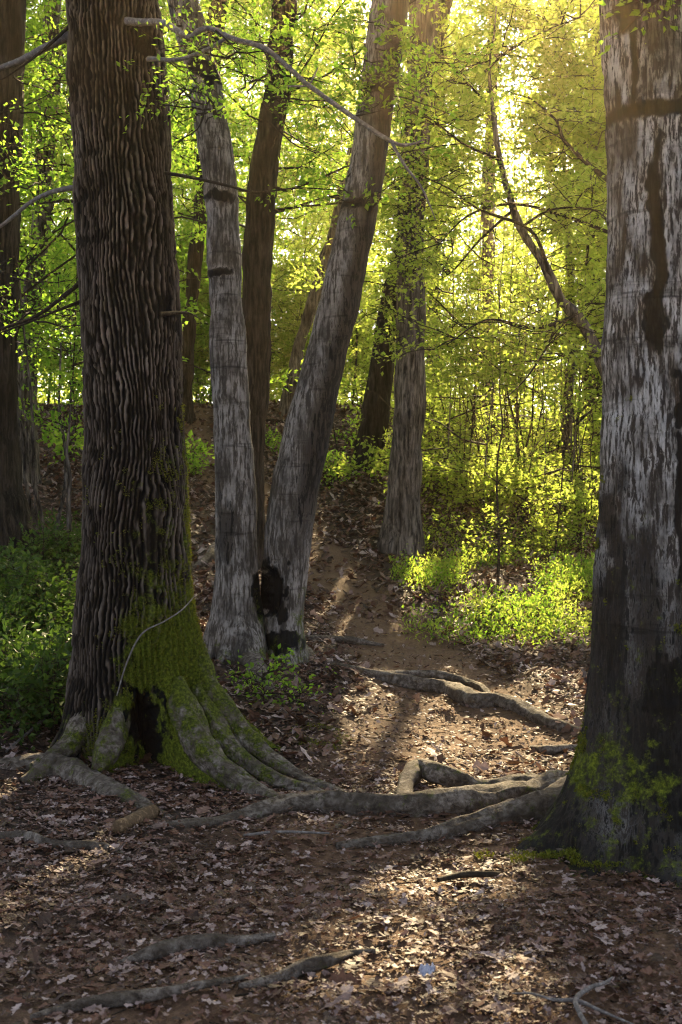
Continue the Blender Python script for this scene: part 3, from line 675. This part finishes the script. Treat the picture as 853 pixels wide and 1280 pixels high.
tree('pale_tree', 'hazy trunk right of the straight trunk, almost hidden by leaves', [(0,546,562),(150,540,556),(300,536,551),(570,532,548)], 25.0, GREYB, LEAF_Y, top=14, ns=32, seed=10, cr=[dict(zlo=6, zhi=13.5, nl=26, L=2.4, ntw=12, nlf=13, ls=.07)])
tree('pale_tree', 'hazy upright trunk in the golden light at the middle of the right background', [(0,612,626),(250,603,618),(560,602,618)], 29.0, GREYB, LEAF_Y, top=14, ns=32, seed=11, cr=[dict(zlo=4.5, zhi=13.5, nl=20, L=2.0, ntw=12, nlf=13, ls=.07)])
tree('dark_tree', 'dark upright trunk beside the top of the pale right trunk', [(0,738,757),(100,736,756),(400,730,752),(590,728,752)], 22.0, PLAIN, LEAF_Y, top=14, ns=32, seed=12, cr=[dict(zlo=5, zhi=13.5, nl=26, L=2.2, ntw=12, nlf=13, ls=.07)])
tree('slim_tree', 'slender pale stem standing in the golden thicket left of the pale right trunk', [(0,690,700),(200,700,709),(400,712,722),(600,700,712)], 19.0, GREYB, LEAF_Y, top=11, ns=24, seed=13, cr=[dict(zlo=3, zhi=10.5, nl=30, L=1.9, ntw=12, nlf=13, ls=.065)])

# the bent tree that leans out from behind the pale right trunk
D5 = 12.0
bz = float(h(PX(815, D5), D5)[0])
bent = thing('bent_tree', 'pale bent tree leaning left out from behind the right trunk, with spreading leafy branches', 'tree', (PX(815, D5), D5, bz))
V, Q, caps = rough_tube([(PX(815,D5), D5, bz-.2, .10)]+[(*pxyz(a, b, D5), r) for a, b, r in ((800,640,.075),(775,520,.068),(752,450,.062),(725,400,.054),(700,372,.048),(680,330,.044),(655,292,.040),(640,255,.036),(625,200,.028),(618,150,.020),(612,90,.013),(618,40,.008),(622,-10,.004))], 160, 20, .05, 6, 31)
mk('trunk', V, [Q]+caps, GREYB, bent)
blist = [[(764,228,D5,.028),(735,205,D5,.024),(705,175,D5,.018),(695,150,D5,.012),(660,120,D5,.006)],
         [(690,352,D5,.02),(665,290,D5-.2,.016),(600,262,D5-.4,.012),(560,235,D5-.6,.008),(515,215,D5-.8,.004)],
         [(760,290,D5,.018),(700,268,D5-.1,.016),(640,255,D5-.2,.013),(585,270,D5-.4,.009),(545,310,D5-.6,.004)],
         [(720,395,D5,.02),(670,410,D5-.3,.015),(610,400,D5-.5,.011),(560,430,D5-.7,.005)],
         [(642,262,D5,.016),(600,300,D5+.2,.011),(570,335,D5+.3,.008),(550,350,D5+.4,.004)],
         [(625,200,D5,.016),(580,180,D5-.2,.011),(540,150,D5-.4,.007),(510,140,D5-.5,.003)],
         [(606,90,D5,.014),(640,60,D5-.1,.010),(690,35,D5-.3,.007),(730,20,D5-.4,.003)],
         [(700,372,D5,.016),(690,420,D5-.2,.011),(660,470,D5-.4,.008),(630,500,D5-.5,.004)],
         [(610,130,D5,.012),(570,90,D5-.2,.009),(535,60,D5-.4,.006),(500,50,D5-.6,.003)],
         [(650,285,D5,.014),(690,262,D5-.3,.010),(740,262,D5-.5,.007),(765,280,D5-.6,.004)]]
for i, pts in enumerate(blist): branch_part(bent, pts, n=40, seed=60+i)
bag = Bag()
for i, pts in enumerate(blist):
    q = catmull([pxyz(a, b, d) for a, b, d, r in pts], 30)
    axf = lambda zz, q=q: q[np.clip((R.random(len(zz))**.7*29).astype(int), 6, 29)]
    crown(bag, axf, 0, 1, 13, .85, 6, 9, .05, (-.3, .6), rl=.006, tw=(.15, .4), topshrink=.0, tl=.0016, jit=.03)
bag.build('crown', [LEAF_Y, TWIG], bent, smoothf=False)

# leafy sprays on the near and middle trunks
def sprays(parent, spots, leaf, n=5, L=.55, ls=.045, ntw=5, nlf=9, sp=.10):
    bag = Bag()
    for (px, py, d) in spots:
        c = pxyz(px, py, d); axf = lambda zz, c=c: c[None]+R.normal(0, sp, (len(zz), 3))
        crown(bag, axf, 0, 1, n, L, ntw, nlf, ls, (-.5, .7), rl=.005, tw=(.12, .35), topshrink=0, tl=.0014, jit=.025)
    return bag.build('leafy_twigs', [leaf, TWIG], parent, smoothf=False)
sprays(fork, [(497,45,9.7),(475,75,9.7),(500,95,9.8),(455,105,9.75),(520,70,10.2),(488,125,9.7),(430,225,9.7),(445,250,9.75),(512,150,10.2),(530,110,10.1),(300,60,9.8),(330,45,9.8),(270,140,9.75),(380,60,9.8),(405,130,9.8)], LEAF_G, 4, .45, .05)
sprays(t3, [(500,300,15.6),(515,330,15.6),(500,350,15.7),(545,280,15.5),(520,250,15.6),(545,220,15.5),(560,330,15.5),(530,180,15.5),(480,380,15.6),(560,150,15.5),(590,210,15.6),(525,400,15.7),(550,420,15.6)], LEAF_Y, 6, .8, .055, 6)
sprays(oak, [(20,230,7.9),(50,200,8.2),(30,120,8.),(60,85,8.1),(15,330,8.),(60,380,8.1),(20,410,7.8),(240,120,8.4),(235,45,8.4),(255,60,8.4),(285,75,7.2),(318,110,7.3),(250,95,7.1),(340,130,7.2)], LEAF_G, 4, .45, .032)
sprays(pale, [(832,-6,5.4)], LEAF_G, 9, .22, .04, 5, 7, .004)

# ------------------------------------------------------------------ the thicket behind: young trees one by one
def young(px, d, hgt, L, leaf, label, group, nl=34, low=.9, ntw=11, nlf=13, ls=.065, bark=TWIG):
    x = PX(px, d); zb = float(h(x, d)[0])
    lean = R.normal(0, .05, 2)
    r0 = R.uniform(.007, .015)
    zz = np.linspace(-.1, hgt, 12); p = np.stack([x+lean[0]*zz+np.cumsum(R.normal(0, .03, 12)), d+lean[1]*zz, zb+zz, r0*(1-.85*zz/hgt)], 1)
    t = thing('young_tree', label, 'tree', (x, d, zb), group)
    V, Q, caps = rough_tube(p, 40, 9, .05, 8, int(px) % 50)
    mk('trunk', V, [Q]+caps, bark, t)
    axf = lambda q: np.stack([np.interp(q, p[:, 2], p[:, i]) for i in range(3)], -1)
    bag = Bag(); crown(bag, axf, zb+low, zb+hgt, nl, L, ntw, nlf, ls, (-.05, .7), rl=.014)
    bag.build('crown', [leaf, TWIG], t, smoothf=False)
LB = 'leafy young tree in the green thicket behind the furrowed oak'
LM = 'leafy young tree on the crest behind the forked tree'
LR = 'glowing yellow-green young tree in the sunlit thicket right of the path'
for px, d, hh in ((-60,15,9),(-20,19,10),(30,22,11),(75,15.5,9),(95,20,10),(10,27,12),(120,25,12),(70,30,13),(165,30,13),(-40,33,13),(205,26,12),(140,35,14)):
    young(px, d, hh, 2.3, LEAF_G, LB, 'green thicket behind the oak', nl=60, nlf=16, ls=.08)
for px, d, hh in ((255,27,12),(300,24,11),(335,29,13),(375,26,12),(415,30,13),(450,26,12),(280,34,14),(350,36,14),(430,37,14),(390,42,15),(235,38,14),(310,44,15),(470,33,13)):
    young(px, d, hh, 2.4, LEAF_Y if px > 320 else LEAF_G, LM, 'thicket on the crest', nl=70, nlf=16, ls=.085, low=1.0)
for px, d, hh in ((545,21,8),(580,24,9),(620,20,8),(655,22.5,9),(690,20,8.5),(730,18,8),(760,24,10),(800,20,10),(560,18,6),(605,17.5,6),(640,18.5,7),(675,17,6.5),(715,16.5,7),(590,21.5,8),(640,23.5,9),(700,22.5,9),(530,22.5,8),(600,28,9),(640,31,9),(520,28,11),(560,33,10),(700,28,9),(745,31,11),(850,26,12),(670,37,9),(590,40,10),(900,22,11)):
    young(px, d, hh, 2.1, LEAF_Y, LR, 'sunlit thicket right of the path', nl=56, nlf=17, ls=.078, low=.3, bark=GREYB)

# shrubs with leaves down to the ground on the sunny slope, and thin saplings
def sapling(px, py, label, hgt, L, leaf, name='sapling', cat='sapling', group=None, stems=1, nl=14, ntw=5, nlf=9, ls=.055, low=.3, bark=TWIG, r=.012, lean=.06):
    b = ground_at(px, py)
    t = thing(name, label, cat, b, group)
    axs = []
    for k in range(stems):
        l = R.normal(0, lean, 2)+(R.normal(0, .12, 2) if stems > 1 else 0)
        zz = np.linspace(-.05, hgt*R.uniform(.8, 1.05), 9)
        p = np.stack([b[0]+l[0]*zz+np.cumsum(R.normal(0, .018, 9))*hgt*.5, b[1]+l[1]*zz, b[2]+zz, r*(1-.8*zz/zz[-1])], 1)
        V, Q, caps = rough_tube(p, 34, 7, .05, 10, k)
        mk('stem', V, [Q]+caps, bark, t)
        axs.append(p)
    bag = Bag()
    for p in axs:
        axf = lambda q, p=p: np.stack([np.interp(q, p[:, 2], p[:, i]) for i in range(3)], -1)
        crown(bag, axf, b[2]+low, p[-1, 2], max(nl//stems, 3), L, ntw, nlf, ls, (-.1, .7), rl=.006, tw=(.15, .4), tl=.0018)
    bag.build('foliage', [leaf, TWIG], t, smoothf=False)
sapling(628,725, 'tall thin sapling rising from the bright herb patch', 3.2, .7, LEAF_Y, nl=22, r=.018, lean=.01)
sapling(648,650, 'dark twin-stemmed sapling behind the bright herb patch', 3.6, .9, LEAF_Y, nl=30, stems=2, r=.022)
sapling(692,700, 'bushy sapling at the right of the herb patch, close to the pale trunk', 2.4, .7, LEAF_Y, nl=34, r=.014)
sapling(425,585, 'thin bare-legged sapling left of the leaning dark trunk', 2.6, .6, LEAF_G, nl=14, r=.014)
sapling(62,700, 'grey several-stemmed sapling left of the furrowed oak', 3.4, .6, LEAF_G, nl=26, stems=4, r=.026, bark=GREYB, low=1.6)
sapling(90,708, 'leaning grey sapling stem touching the left side of the oak', 2.2, .5, LEAF_G, nl=8, r=.035, bark=GREYB, low=1.4, lean=.09)
for px, py, hh in ((575,640,2.6),(615,640,3.2),(655,660,3.4),(700,660,3.6),(735,665,3.2),(590,605,3.6),(560,580,3.),(640,600,4.),(680,610,4.2),(720,600,4.2),(560,610,1.6),(600,625,1.5),(660,615,2.2),(720,640,2.2),(585,575,2.),(635,585,2.2),(690,590,2.4),(740,600,2.4),(550,560,1.8),(725,690,1.3),(610,660,.9)):
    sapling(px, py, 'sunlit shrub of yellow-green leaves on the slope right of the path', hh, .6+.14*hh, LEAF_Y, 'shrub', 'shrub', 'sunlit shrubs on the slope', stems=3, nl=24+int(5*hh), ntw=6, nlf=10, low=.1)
for px, py, hh in ((238,600,.5),(412,612,.5),(335,575,.45),(250,508,1.0),(300,515,.9),(405,600,.4),(230,590,.4)):
    sapling(px, py, 'small green shoot clump growing on the leaf-covered slope behind the fork', hh, .3, LEAF_G, 'shrub', 'shrub', 'green shoots on the slope', stems=2, nl=10, ntw=4, nlf=8, low=.05, r=.006)
sapling(330,880, 'small grassy green tuft at the foot of the forked tree', .22, .18, LEAF_G, 'plant', 'plant', stems=2, nl=12, ntw=3, nlf=7, ls=.04, low=.02, r=.003)
sapling(375,885, 'tiny green seedling on the bank right of the mossy roots', .14, .12, LEAF_G, 'plant', 'plant', stems=1, nl=6, ntw=3, nlf=5, ls=.03, low=.02, r=.002)

for px, d, hh in ((225,24.5,3.2),(245,26,3.4),(205,25,3.2),(262,27,3),(300,25,2.4),(335,26,3),(372,25,2.6),(405,26,2.8),(440,25,2.4),(480,26,2.8),(515,25,2.6),(110,24,3),(60,25,3),(15,24,3),(165,25,3),(200,29,3.2),(320,30,3.4),(385,31,3.4),(450,30,3.4)):
    x = PX(px, d); b = (x, d, float(h(x, d)[0]))
    t = thing('shrub', 'leafy shrub closing the gaps between the trunks along the crest', 'shrub', b, 'shrubs along the crest')
    V, Q, caps = rough_tube([(x, d, b[2]-.1, .03), (x+.1, d, b[2]+hh*.5, .02), (x, d+.1, b[2]+hh, .006)], 20, 6, .05, 8, int(px)); mk('stem', V, [Q]+caps, TWIG, t)
    bag = Bag(); crown(bag, lambda q, b=b: np.stack([np.full_like(q, b[0]), np.full_like(q, b[1]), q], -1), b[2]+.1, b[2]+hh, 34, 1.3, 8, 13, .085, (-.1, .7), rl=.008)
    bag.build('foliage', [LEAF_Y if px > 330 else LEAF_G, TWIG], t, smoothf=False)

# undergrowth left of the oak: single leafy plants
for i in range(46):
    px = R.uniform(-25, 92); py = R.uniform(705, 925)
    if px > 70 and py > 880: continue
    sapling(px, py, 'leafy green herb in the shaded undergrowth left of the oak', R.uniform(.22, .5), .20, HERB, 'herb', 'plant', 'undergrowth left of the oak', stems=2, nl=14, ntw=3, nlf=7, ls=.06, low=.04, r=.004)

# ground cover nobody could count
def cover(name, label, cat, pts, leaf, ls, hmax, up=.6):
    n = len(pts); z = h(pts[:, 0], pts[:, 1]); q = np.stack([pts[:, 0], pts[:, 1], z+R.random(n)**1.3*hmax], 1)
    ld = norm(np.concatenate([R.normal(size=(n, 2)), R.uniform(-.1, up*2, (n, 1))], 1)); nn = norm(np.array([0, 0, 1.])+rdir(n)*.6)
    l = ls*R.uniform(.5, 1.3, n)
    V, Q = leaves(q, ld, nn, l, l*R.uniform(.35, .65, n))
    mi = (vnoise(np.stack([pts[:, 0]*1.6, pts[:, 1]*1.6, z*0], 1), 66)+R.normal(0, .2, n) > .55).astype(int) if isinstance(leaf, list) else None
    return tag(mk(name, V, [Q], leaf, midx=mi, smoothf=False), label, cat, kind='stuff')
def scatter(n, x0, x1, y0, y1): return np.stack([R.uniform(x0, x1, n), R.uniform(y0, y1, n)], 1)
p = scatter(95000, .55, 5.5, 11.3, 18.5)
dn = fbm(np.concatenate([p*1.1, p[:, :1]*0], 1), 3, 77)
edge = smooth(.45, 1.5, p[:, 0]-.15*(13.2-p[:, 1])+2.2*(dn-.5))*smooth(11.4, 13.4, p[:, 1]+3*(dn-.5))*smooth(18.4, 14, p[:, 1])
p = p[(R.random(len(p)) < edge*smooth(.36, .6, dn))]
cover('ground_cover', 'bright yellow-green herbs carpeting the sunlit slope right of the path', 'ground cover', p, [LEAF_Y, LEAF_G], .042, .22, 1.0)
p = scatter(26000, -5.5, -1.55, 7.9, 15)
dn = fbm(np.concatenate([p*1.3, p[:, :1]*0], 1), 3, 78)
lim = np.interp(p[:, 1], [7.5, 8.5, 10, 15], [-2.05, -1.75, -1.9, -2.7])
p = p[(p[:, 0] < lim) & (R.random(len(p)) < smooth(.38, .62, dn))]
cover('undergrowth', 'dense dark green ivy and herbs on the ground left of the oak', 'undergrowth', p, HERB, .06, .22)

# the far wood behind the crest: one mass of foliage, deep, clumped, uneven along its top
n = 450000; q = np.stack([R.uniform(-26, 30, n), R.uniform(42, 62, n), R.random(n)], 1)
topz = 13+10*fbm(np.stack([q[:, 0]*.16, q[:, 1]*.1, q[:, 0]*0], 1), 3, 51)-6*np.exp(-((q[:, 0]/q[:, 1]-.15)/.05)**2); zg = h(q[:, 0], q[:, 1], False)
q[:, 2] = zg+q[:, 2]*topz
k = R.random(n) < np.maximum(smooth(.36, .56, fbm(q*np.array([.45, .45, .6]), 3, 52)), smooth(9, 4, q[:, 2])*.9); q = q[k]; n = len(q)
V, Q = leaves(q, rdir(n), norm(np.array([0, 0, .5])+rdir(n)), R.uniform(.12, .24, n), R.uniform(.09, .15, n))
tag(mk('far_wood', V, [Q], LEAF_Y, smoothf=False), 'far mass of young green foliage closing the view behind the crest', 'wood', kind='stuff')

# ------------------------------------------------------------------ leaf litter
def leaf_proto(k, rg):
    t = np.linspace(0, 1, k); w = .30*np.sin(math.pi*np.clip(t, 0, 1)**.8)**.8*(1+.45*np.where(np.arange(k) % 2 == 0, -1, .6))
    w[0] = .015; w[-1] = .03
    bend = rg.uniform(-.3, .35); cup = rg.uniform(-.15, .35); tw = rg.uniform(-.35, .35)
    x = t-.5; zc = bend*(x**2-.08)
    wl = w*rg.uniform(.75, 1.2, k); wr = w*rg.uniform(.75, 1.2, k)
    mid = np.stack([x, rg.normal(0, .01, k), zc], 1)
    lf = np.stack([x+.05*wl, wl, zc+cup*wl+tw*x*wl+rg.normal(0, .03, k)], 1); rt = np.stack([x+.05*wr, -wr, zc+cup*wr-tw*x*wr+rg.normal(0, .03, k)], 1)
    V = np.concatenate([lf, mid, rt]); i = np.arange(k-1)
    return V, np.concatenate([np.stack([i, i+k, i+k+1, i+1], 1), np.stack([i+k, i+2*k, i+2*k+1, i+k+1], 1)])
def litter(bag, pts, size, k, tilt=.28, protos=8):
    for pr in range(protos):
        q = pts[pr::protos]; n = len(q)
        if n == 0: continue
        V, Qf = leaf_proto(k, R)
        s = size*R.uniform(.45, 1.3, n); a = R.uniform(0, 2*math.pi, n); t1 = R.normal(0, tilt, n); t2 = R.normal(0, tilt, n)
        ca, sa = np.cos(a), np.sin(a)
        X = V[None, :, 0]*s[:, None]; Yv = V[None, :, 1]*s[:, None]*R.uniform(.7, 1.1, (n, 1)); Zv = V[None, :, 2]*s[:, None]+X*t1[:, None]+Yv*t2[:, None]
        z = h(q[:, 0], q[:, 1])-.03*pathness(q[:, 0], q[:, 1])
        W = np.stack([q[:, :1]+X*ca[:, None]-Yv*sa[:, None], q[:, 1:2]+X*sa[:, None]+Yv*ca[:, None], z[:, None]+.006+R.random((n, 1))*.012+Zv-np.minimum(Zv.min(1, keepdims=True), 0)*.6], -1)
        bag.add(W.reshape(-1, 3), (Qf[None]+(np.arange(n)*len(V))[:, None, None]).reshape(-1, 4))
def thin(p, lo=.35, cl=1.6):
    pn = pathness(p[:, 0], p[:, 1]); c = fbm(np.concatenate([p*cl, p[:, :1]*0], 1), 3, 91)
    far = smooth(6.5, 8.5, p[:, 1])
    return p[R.random(len(p)) < (1-(1-lo)*pn*far)*(.5+.7*smooth(.35, .62, c))]
bag = Bag()
litter(bag, thin(scatter(9500, -2.9, 2.9, 3.2, 7.2)), .068, 9, .16)
litter(bag, thin(scatter(150, -2.9, 2.9, 3.2, 7.6)), .10, 9, .3)
litter(bag, thin(scatter(70000, -2.9, 2.9, 3.2, 7.2)), .026, 5, .3)
litter(bag, thin(scatter(12000, -4.2, 4.6, 7.2, 12.5), .07), .085, 5, .35)
litter(bag, thin(scatter(48000, -3.2, 3.2, 7.2, 12.5), .3), .035, 4, .35)
litter(bag, thin(scatter(150, -2.9, 2.9, 3.2, 7.6)), .10, 9, .3)
litter(bag, thin(scatter(70000, -7, 7, 12.5, 25), .42), .09, 4, .4)
tag(bag.build('leaf_litter', LITTER, smoothf=False), 'dry brown and pale fallen leaves strewn over the forest floor', 'leaf litter', kind='stuff')
# crumbs of twig on the soil
n = 5200; p = scatter(n, -2.9, 2.9, 3.2, 10); z = h(p[:, 0], p[:, 1])-.03*pathness(p[:, 0], p[:, 1]); a = R.uniform(0, 6.3, n); l = R.gamma(2, .018, n)+.01
e = np.stack([np.cos(a)*l, np.sin(a)*l, R.normal(0, .006, n)], 1); b = np.stack([p[:, 0], p[:, 1], z+.006], 1)
V, Q = tubes(np.stack([b, b+e*.5+R.normal(0, .002, (n, 3)), b+e], 1), np.stack([np.full(n, .0022), np.full(n, .002), np.full(n, .001)], 1)*R.uniform(.6, 1.8, (n, 1)), 4)
tag(mk('twig_litter', V, [Q], TWIG), 'small broken twigs scattered among the fallen leaves', 'twigs', kind='stuff')

# moss on the ground at the foot of the pale trunk
pts = []
for (px, py, a, b) in ((700,1068,.16,.05),(640,1072,.12,.05),(745,1078,.10,.05),(400,925,.14,.10),(90,950,.12,.08)):
    c = ground_at(px, py); n = 1600; r = np.sqrt(R.random(n)); t = R.uniform(0, 6.3, n)
    pts.append(np.stack([c[0]+a*r*np.cos(t)*1.4, c[1]+b*r*np.sin(t)*2.5], 1))
p = np.concatenate(pts); p = p[R.random(len(p)) < smooth(.4, .6, fbm(np.concatenate([p*9, p[:, :1]*0], 1), 3, 5))]
cover('ground_moss', 'low yellow-green moss on the soil around the tree feet', 'moss', p, MOSSL, .014, .018, 1.2)
tag(branch_part(None, [(146,870,7.2,.004),(160,825,7.22,.005),(178,792,7.2,.005),(205,777,7.2,.004),(228,762,7.32,.004),(246,742,7.45,.002)], 'vine_stem', PALE, seed=77), 'thin pale vine stem curving across the mossy foot of the furrowed oak', 'vine')

# single sticks, log piece, scrap
def stick(name, label, cat, paths, m, seed=1, n=40, amp=.05, parts=()):
    bag = Bag()
    for i, pts in enumerate(paths):
        q = []
        for (px, py, r, lf) in pts:
            gp = ground_at(px, py); q.append((gp[0], gp[1], gp[2]+r*lf+.005, r))
        V, Q, caps = rough_tube(q, n, 9, amp, 16, seed+i); bag.add(V, Q); bag.Q.append(np.array([], int).reshape(0, 4)); bag.M.append(np.array([], int))
    o = bag.build(name, m); return tag(o, label, cat)
stick('fallen_stick', 'pale forked stick lying at the bottom right corner', 'stick', [[(766,1230,.003,1),(756,1238,.006,1),(738,1246,.007,1),(720,1259,.008,1),(731,1283,.007,1),(745,1310,.005,1)],[(640,1250,.002,1),(665,1249,.004,1),(692,1256,.005,1),(722,1258,.007,1),(756,1274,.005,1),(800,1290,.002,1)]], PALE, 5, 60, .12)
stick('fallen_stick', 'short thick stick among leaves right of the long root', 'stick', [[(548,1106,.010,1),(580,1100,.014,1),(615,1099,.012,1),(625,1096,.005,1)]], TWIG, 8)
stick('fallen_stick', 'thin straight twig lying before the mossy roots', 'stick', [[(305,1049,.006,1),(350,1049,.007,1),(412,1047,.005,1)]], PALE, 9)
stick('fallen_stick', 'thin bare stick leaning through the herbs left of the oak', 'stick', [[(8,945,.008,1),(50,915,.009,6),(95,880,.007,16)]], PALE, 10)
stick('fallen_stick', 'grey stick lying on the slope behind the fork', 'stick', [[(330,528,.03,1),(370,532,.03,1),(420,545,.02,1)]], TWIG, 11)
lg = stick('log_piece', 'short broken tan log piece lying beside the long root', 'log', [[(147,1042,.020,.6),(150,1041,.034,.6),(170,1033,.036,.6),(190,1027,.036,.8),(193,1026,.026,.8)]], m_twig('rotten_wood', (.10, .065, .035), (.30, .21, .125)), 12, 50, .07)
# crumpled bluish scrap
for q in range(5):   # small side shoots of the grey branch
    px, py = [(270,38),(330,62),(372,95),(440,146),(300,50)][q]; dx, dy = [(30,30),(14,38),(40,10),(38,-8),(45,5)][q]
    branch_part(oak, [(px,py,6.93,.006),(px+dx*.5,py+dy*.45,6.9,.004),(px+dx,py+dy,6.88,.0015)], 'side_shoot', TWIG, n=20, seed=90+q)
cp = ground_at(533, 1223)
u, v = np.meshgrid(np.linspace(-1, 1, 12), np.linspace(-1, 1, 10)); q = np.stack([u.ravel(), v.ravel(), np.zeros(120)], 1)
zz = (fbm(q*2.2+5, 3, 33)-.35)*.055
V = np.stack([cp[0]+q[:, 0]*.024*(1+(fbm(q*2, 2, 2)-.5)*.9), cp[1]+q[:, 1]*.022*(1+(fbm(q*2, 2, 8)-.5)*.9), cp[2]+.012+zz], 1)
ii = np.arange(120).reshape(10, 12); Q = np.stack([ii[:-1, :-1], ii[:-1, 1:], ii[1:, 1:], ii[1:, :-1]], -1).reshape(-1, 4)
m, nt, out = mat('blue_paper'); finish(nt, out, ramp(nt, noise(nt, objco(nt), 60), [(.4, (.26, .27, .35)), (.6, (.50, .52, .60))]), .6)
tag(mk('paper_scrap', V, [Q], m, smoothf=False), 'small crumpled pale blue scrap lying among the leaves', 'scrap')

# ------------------------------------------------------------------ haze, light, camera
bm_v = np.array([(x, y, z) for x in (-225, 225) for y in (-45, 245) for z in (-2.2, 19)], float)
bq = np.array([(0,1,3,2),(4,6,7,5),(0,4,5,1),(2,3,7,6),(0,2,6,4),(1,5,7,3)])
m, nt, out = mat('air')
pv = nd(nt, 'ShaderNodeVolumePrincipled', Density=.00065, Anisotropy=.82); pv.inputs['Color'].default_value = (1, .76, .40, 1)
nt.links.new(pv.outputs[0], out.inputs['Volume'])
HAZE = tag(mk('haze', bm_v, [bq], m, smoothf=False), 'thin golden morning haze between the trees', 'haze', kind='stuff')

sc = bpy.context.scene
w = bpy.data.worlds.new('World'); sc.world = w; w.use_nodes = True
nt = w.node_tree; bgn = nt.nodes['Background']
sky = nt.nodes.new('ShaderNodeTexSky'); sky.sky_type = 'NISHITA'; sky.sun_disc = False; sky.sun_elevation = SUN_EL; sky.sun_rotation = SUN_AZ
sky.dust_density = 1.5; sky.air_density = .5; sky.ozone_density = 0
hs = nt.nodes.new('ShaderNodeHueSaturation'); hs.inputs['Saturation'].default_value = .5
nt.links.new(sky.outputs[0], hs.inputs['Color']); nt.links.new(hs.outputs[0], bgn.inputs[0]); bgn.inputs[1].default_value = .08
L = bpy.data.lights.new('sun', 'SUN'); L.energy = 5; L.angle = math.radians(.6); L.color = (1, .78, .45)
lo = bpy.data.objects.new('sun', L); C.objects.link(lo); lo.rotation_euler = Vector(S).to_track_quat('Z', 'Y').to_euler()

cam = bpy.data.cameras.new('camera'); co = bpy.data.objects.new('camera', cam); C.objects.link(co)
co.location = (0, 0, CAMZ); co.rotation_euler = (math.radians(90), 0, 0)
cam.sensor_fit = 'VERTICAL'; cam.sensor_height = 36; cam.sensor_width = 24; cam.lens = 36*F/1280; cam.clip_end = 1000; cam.clip_start = .05
cam.dof.use_dof = True; cam.dof.focus_distance = 8.0; cam.dof.aperture_fstop = 5.6
sc.camera = co
sc.view_settings.view_transform = 'Standard'; sc.view_settings.look = 'None'; sc.view_settings.exposure = 2.35; sc.view_settings.gamma = 1
cy = sc.cycles
cy.use_denoising = True; cy.pixel_filter_type = 'BLACKMAN_HARRIS'; cy.filter_width = 1.15
cy.max_bounces = 7; cy.diffuse_bounces = 4; cy.transmission_bounces = 6; cy.glossy_bounces = 2; cy.volume_bounces = 0; cy.transparent_max_bounces = 4
cy.sample_clamp_indirect = 6
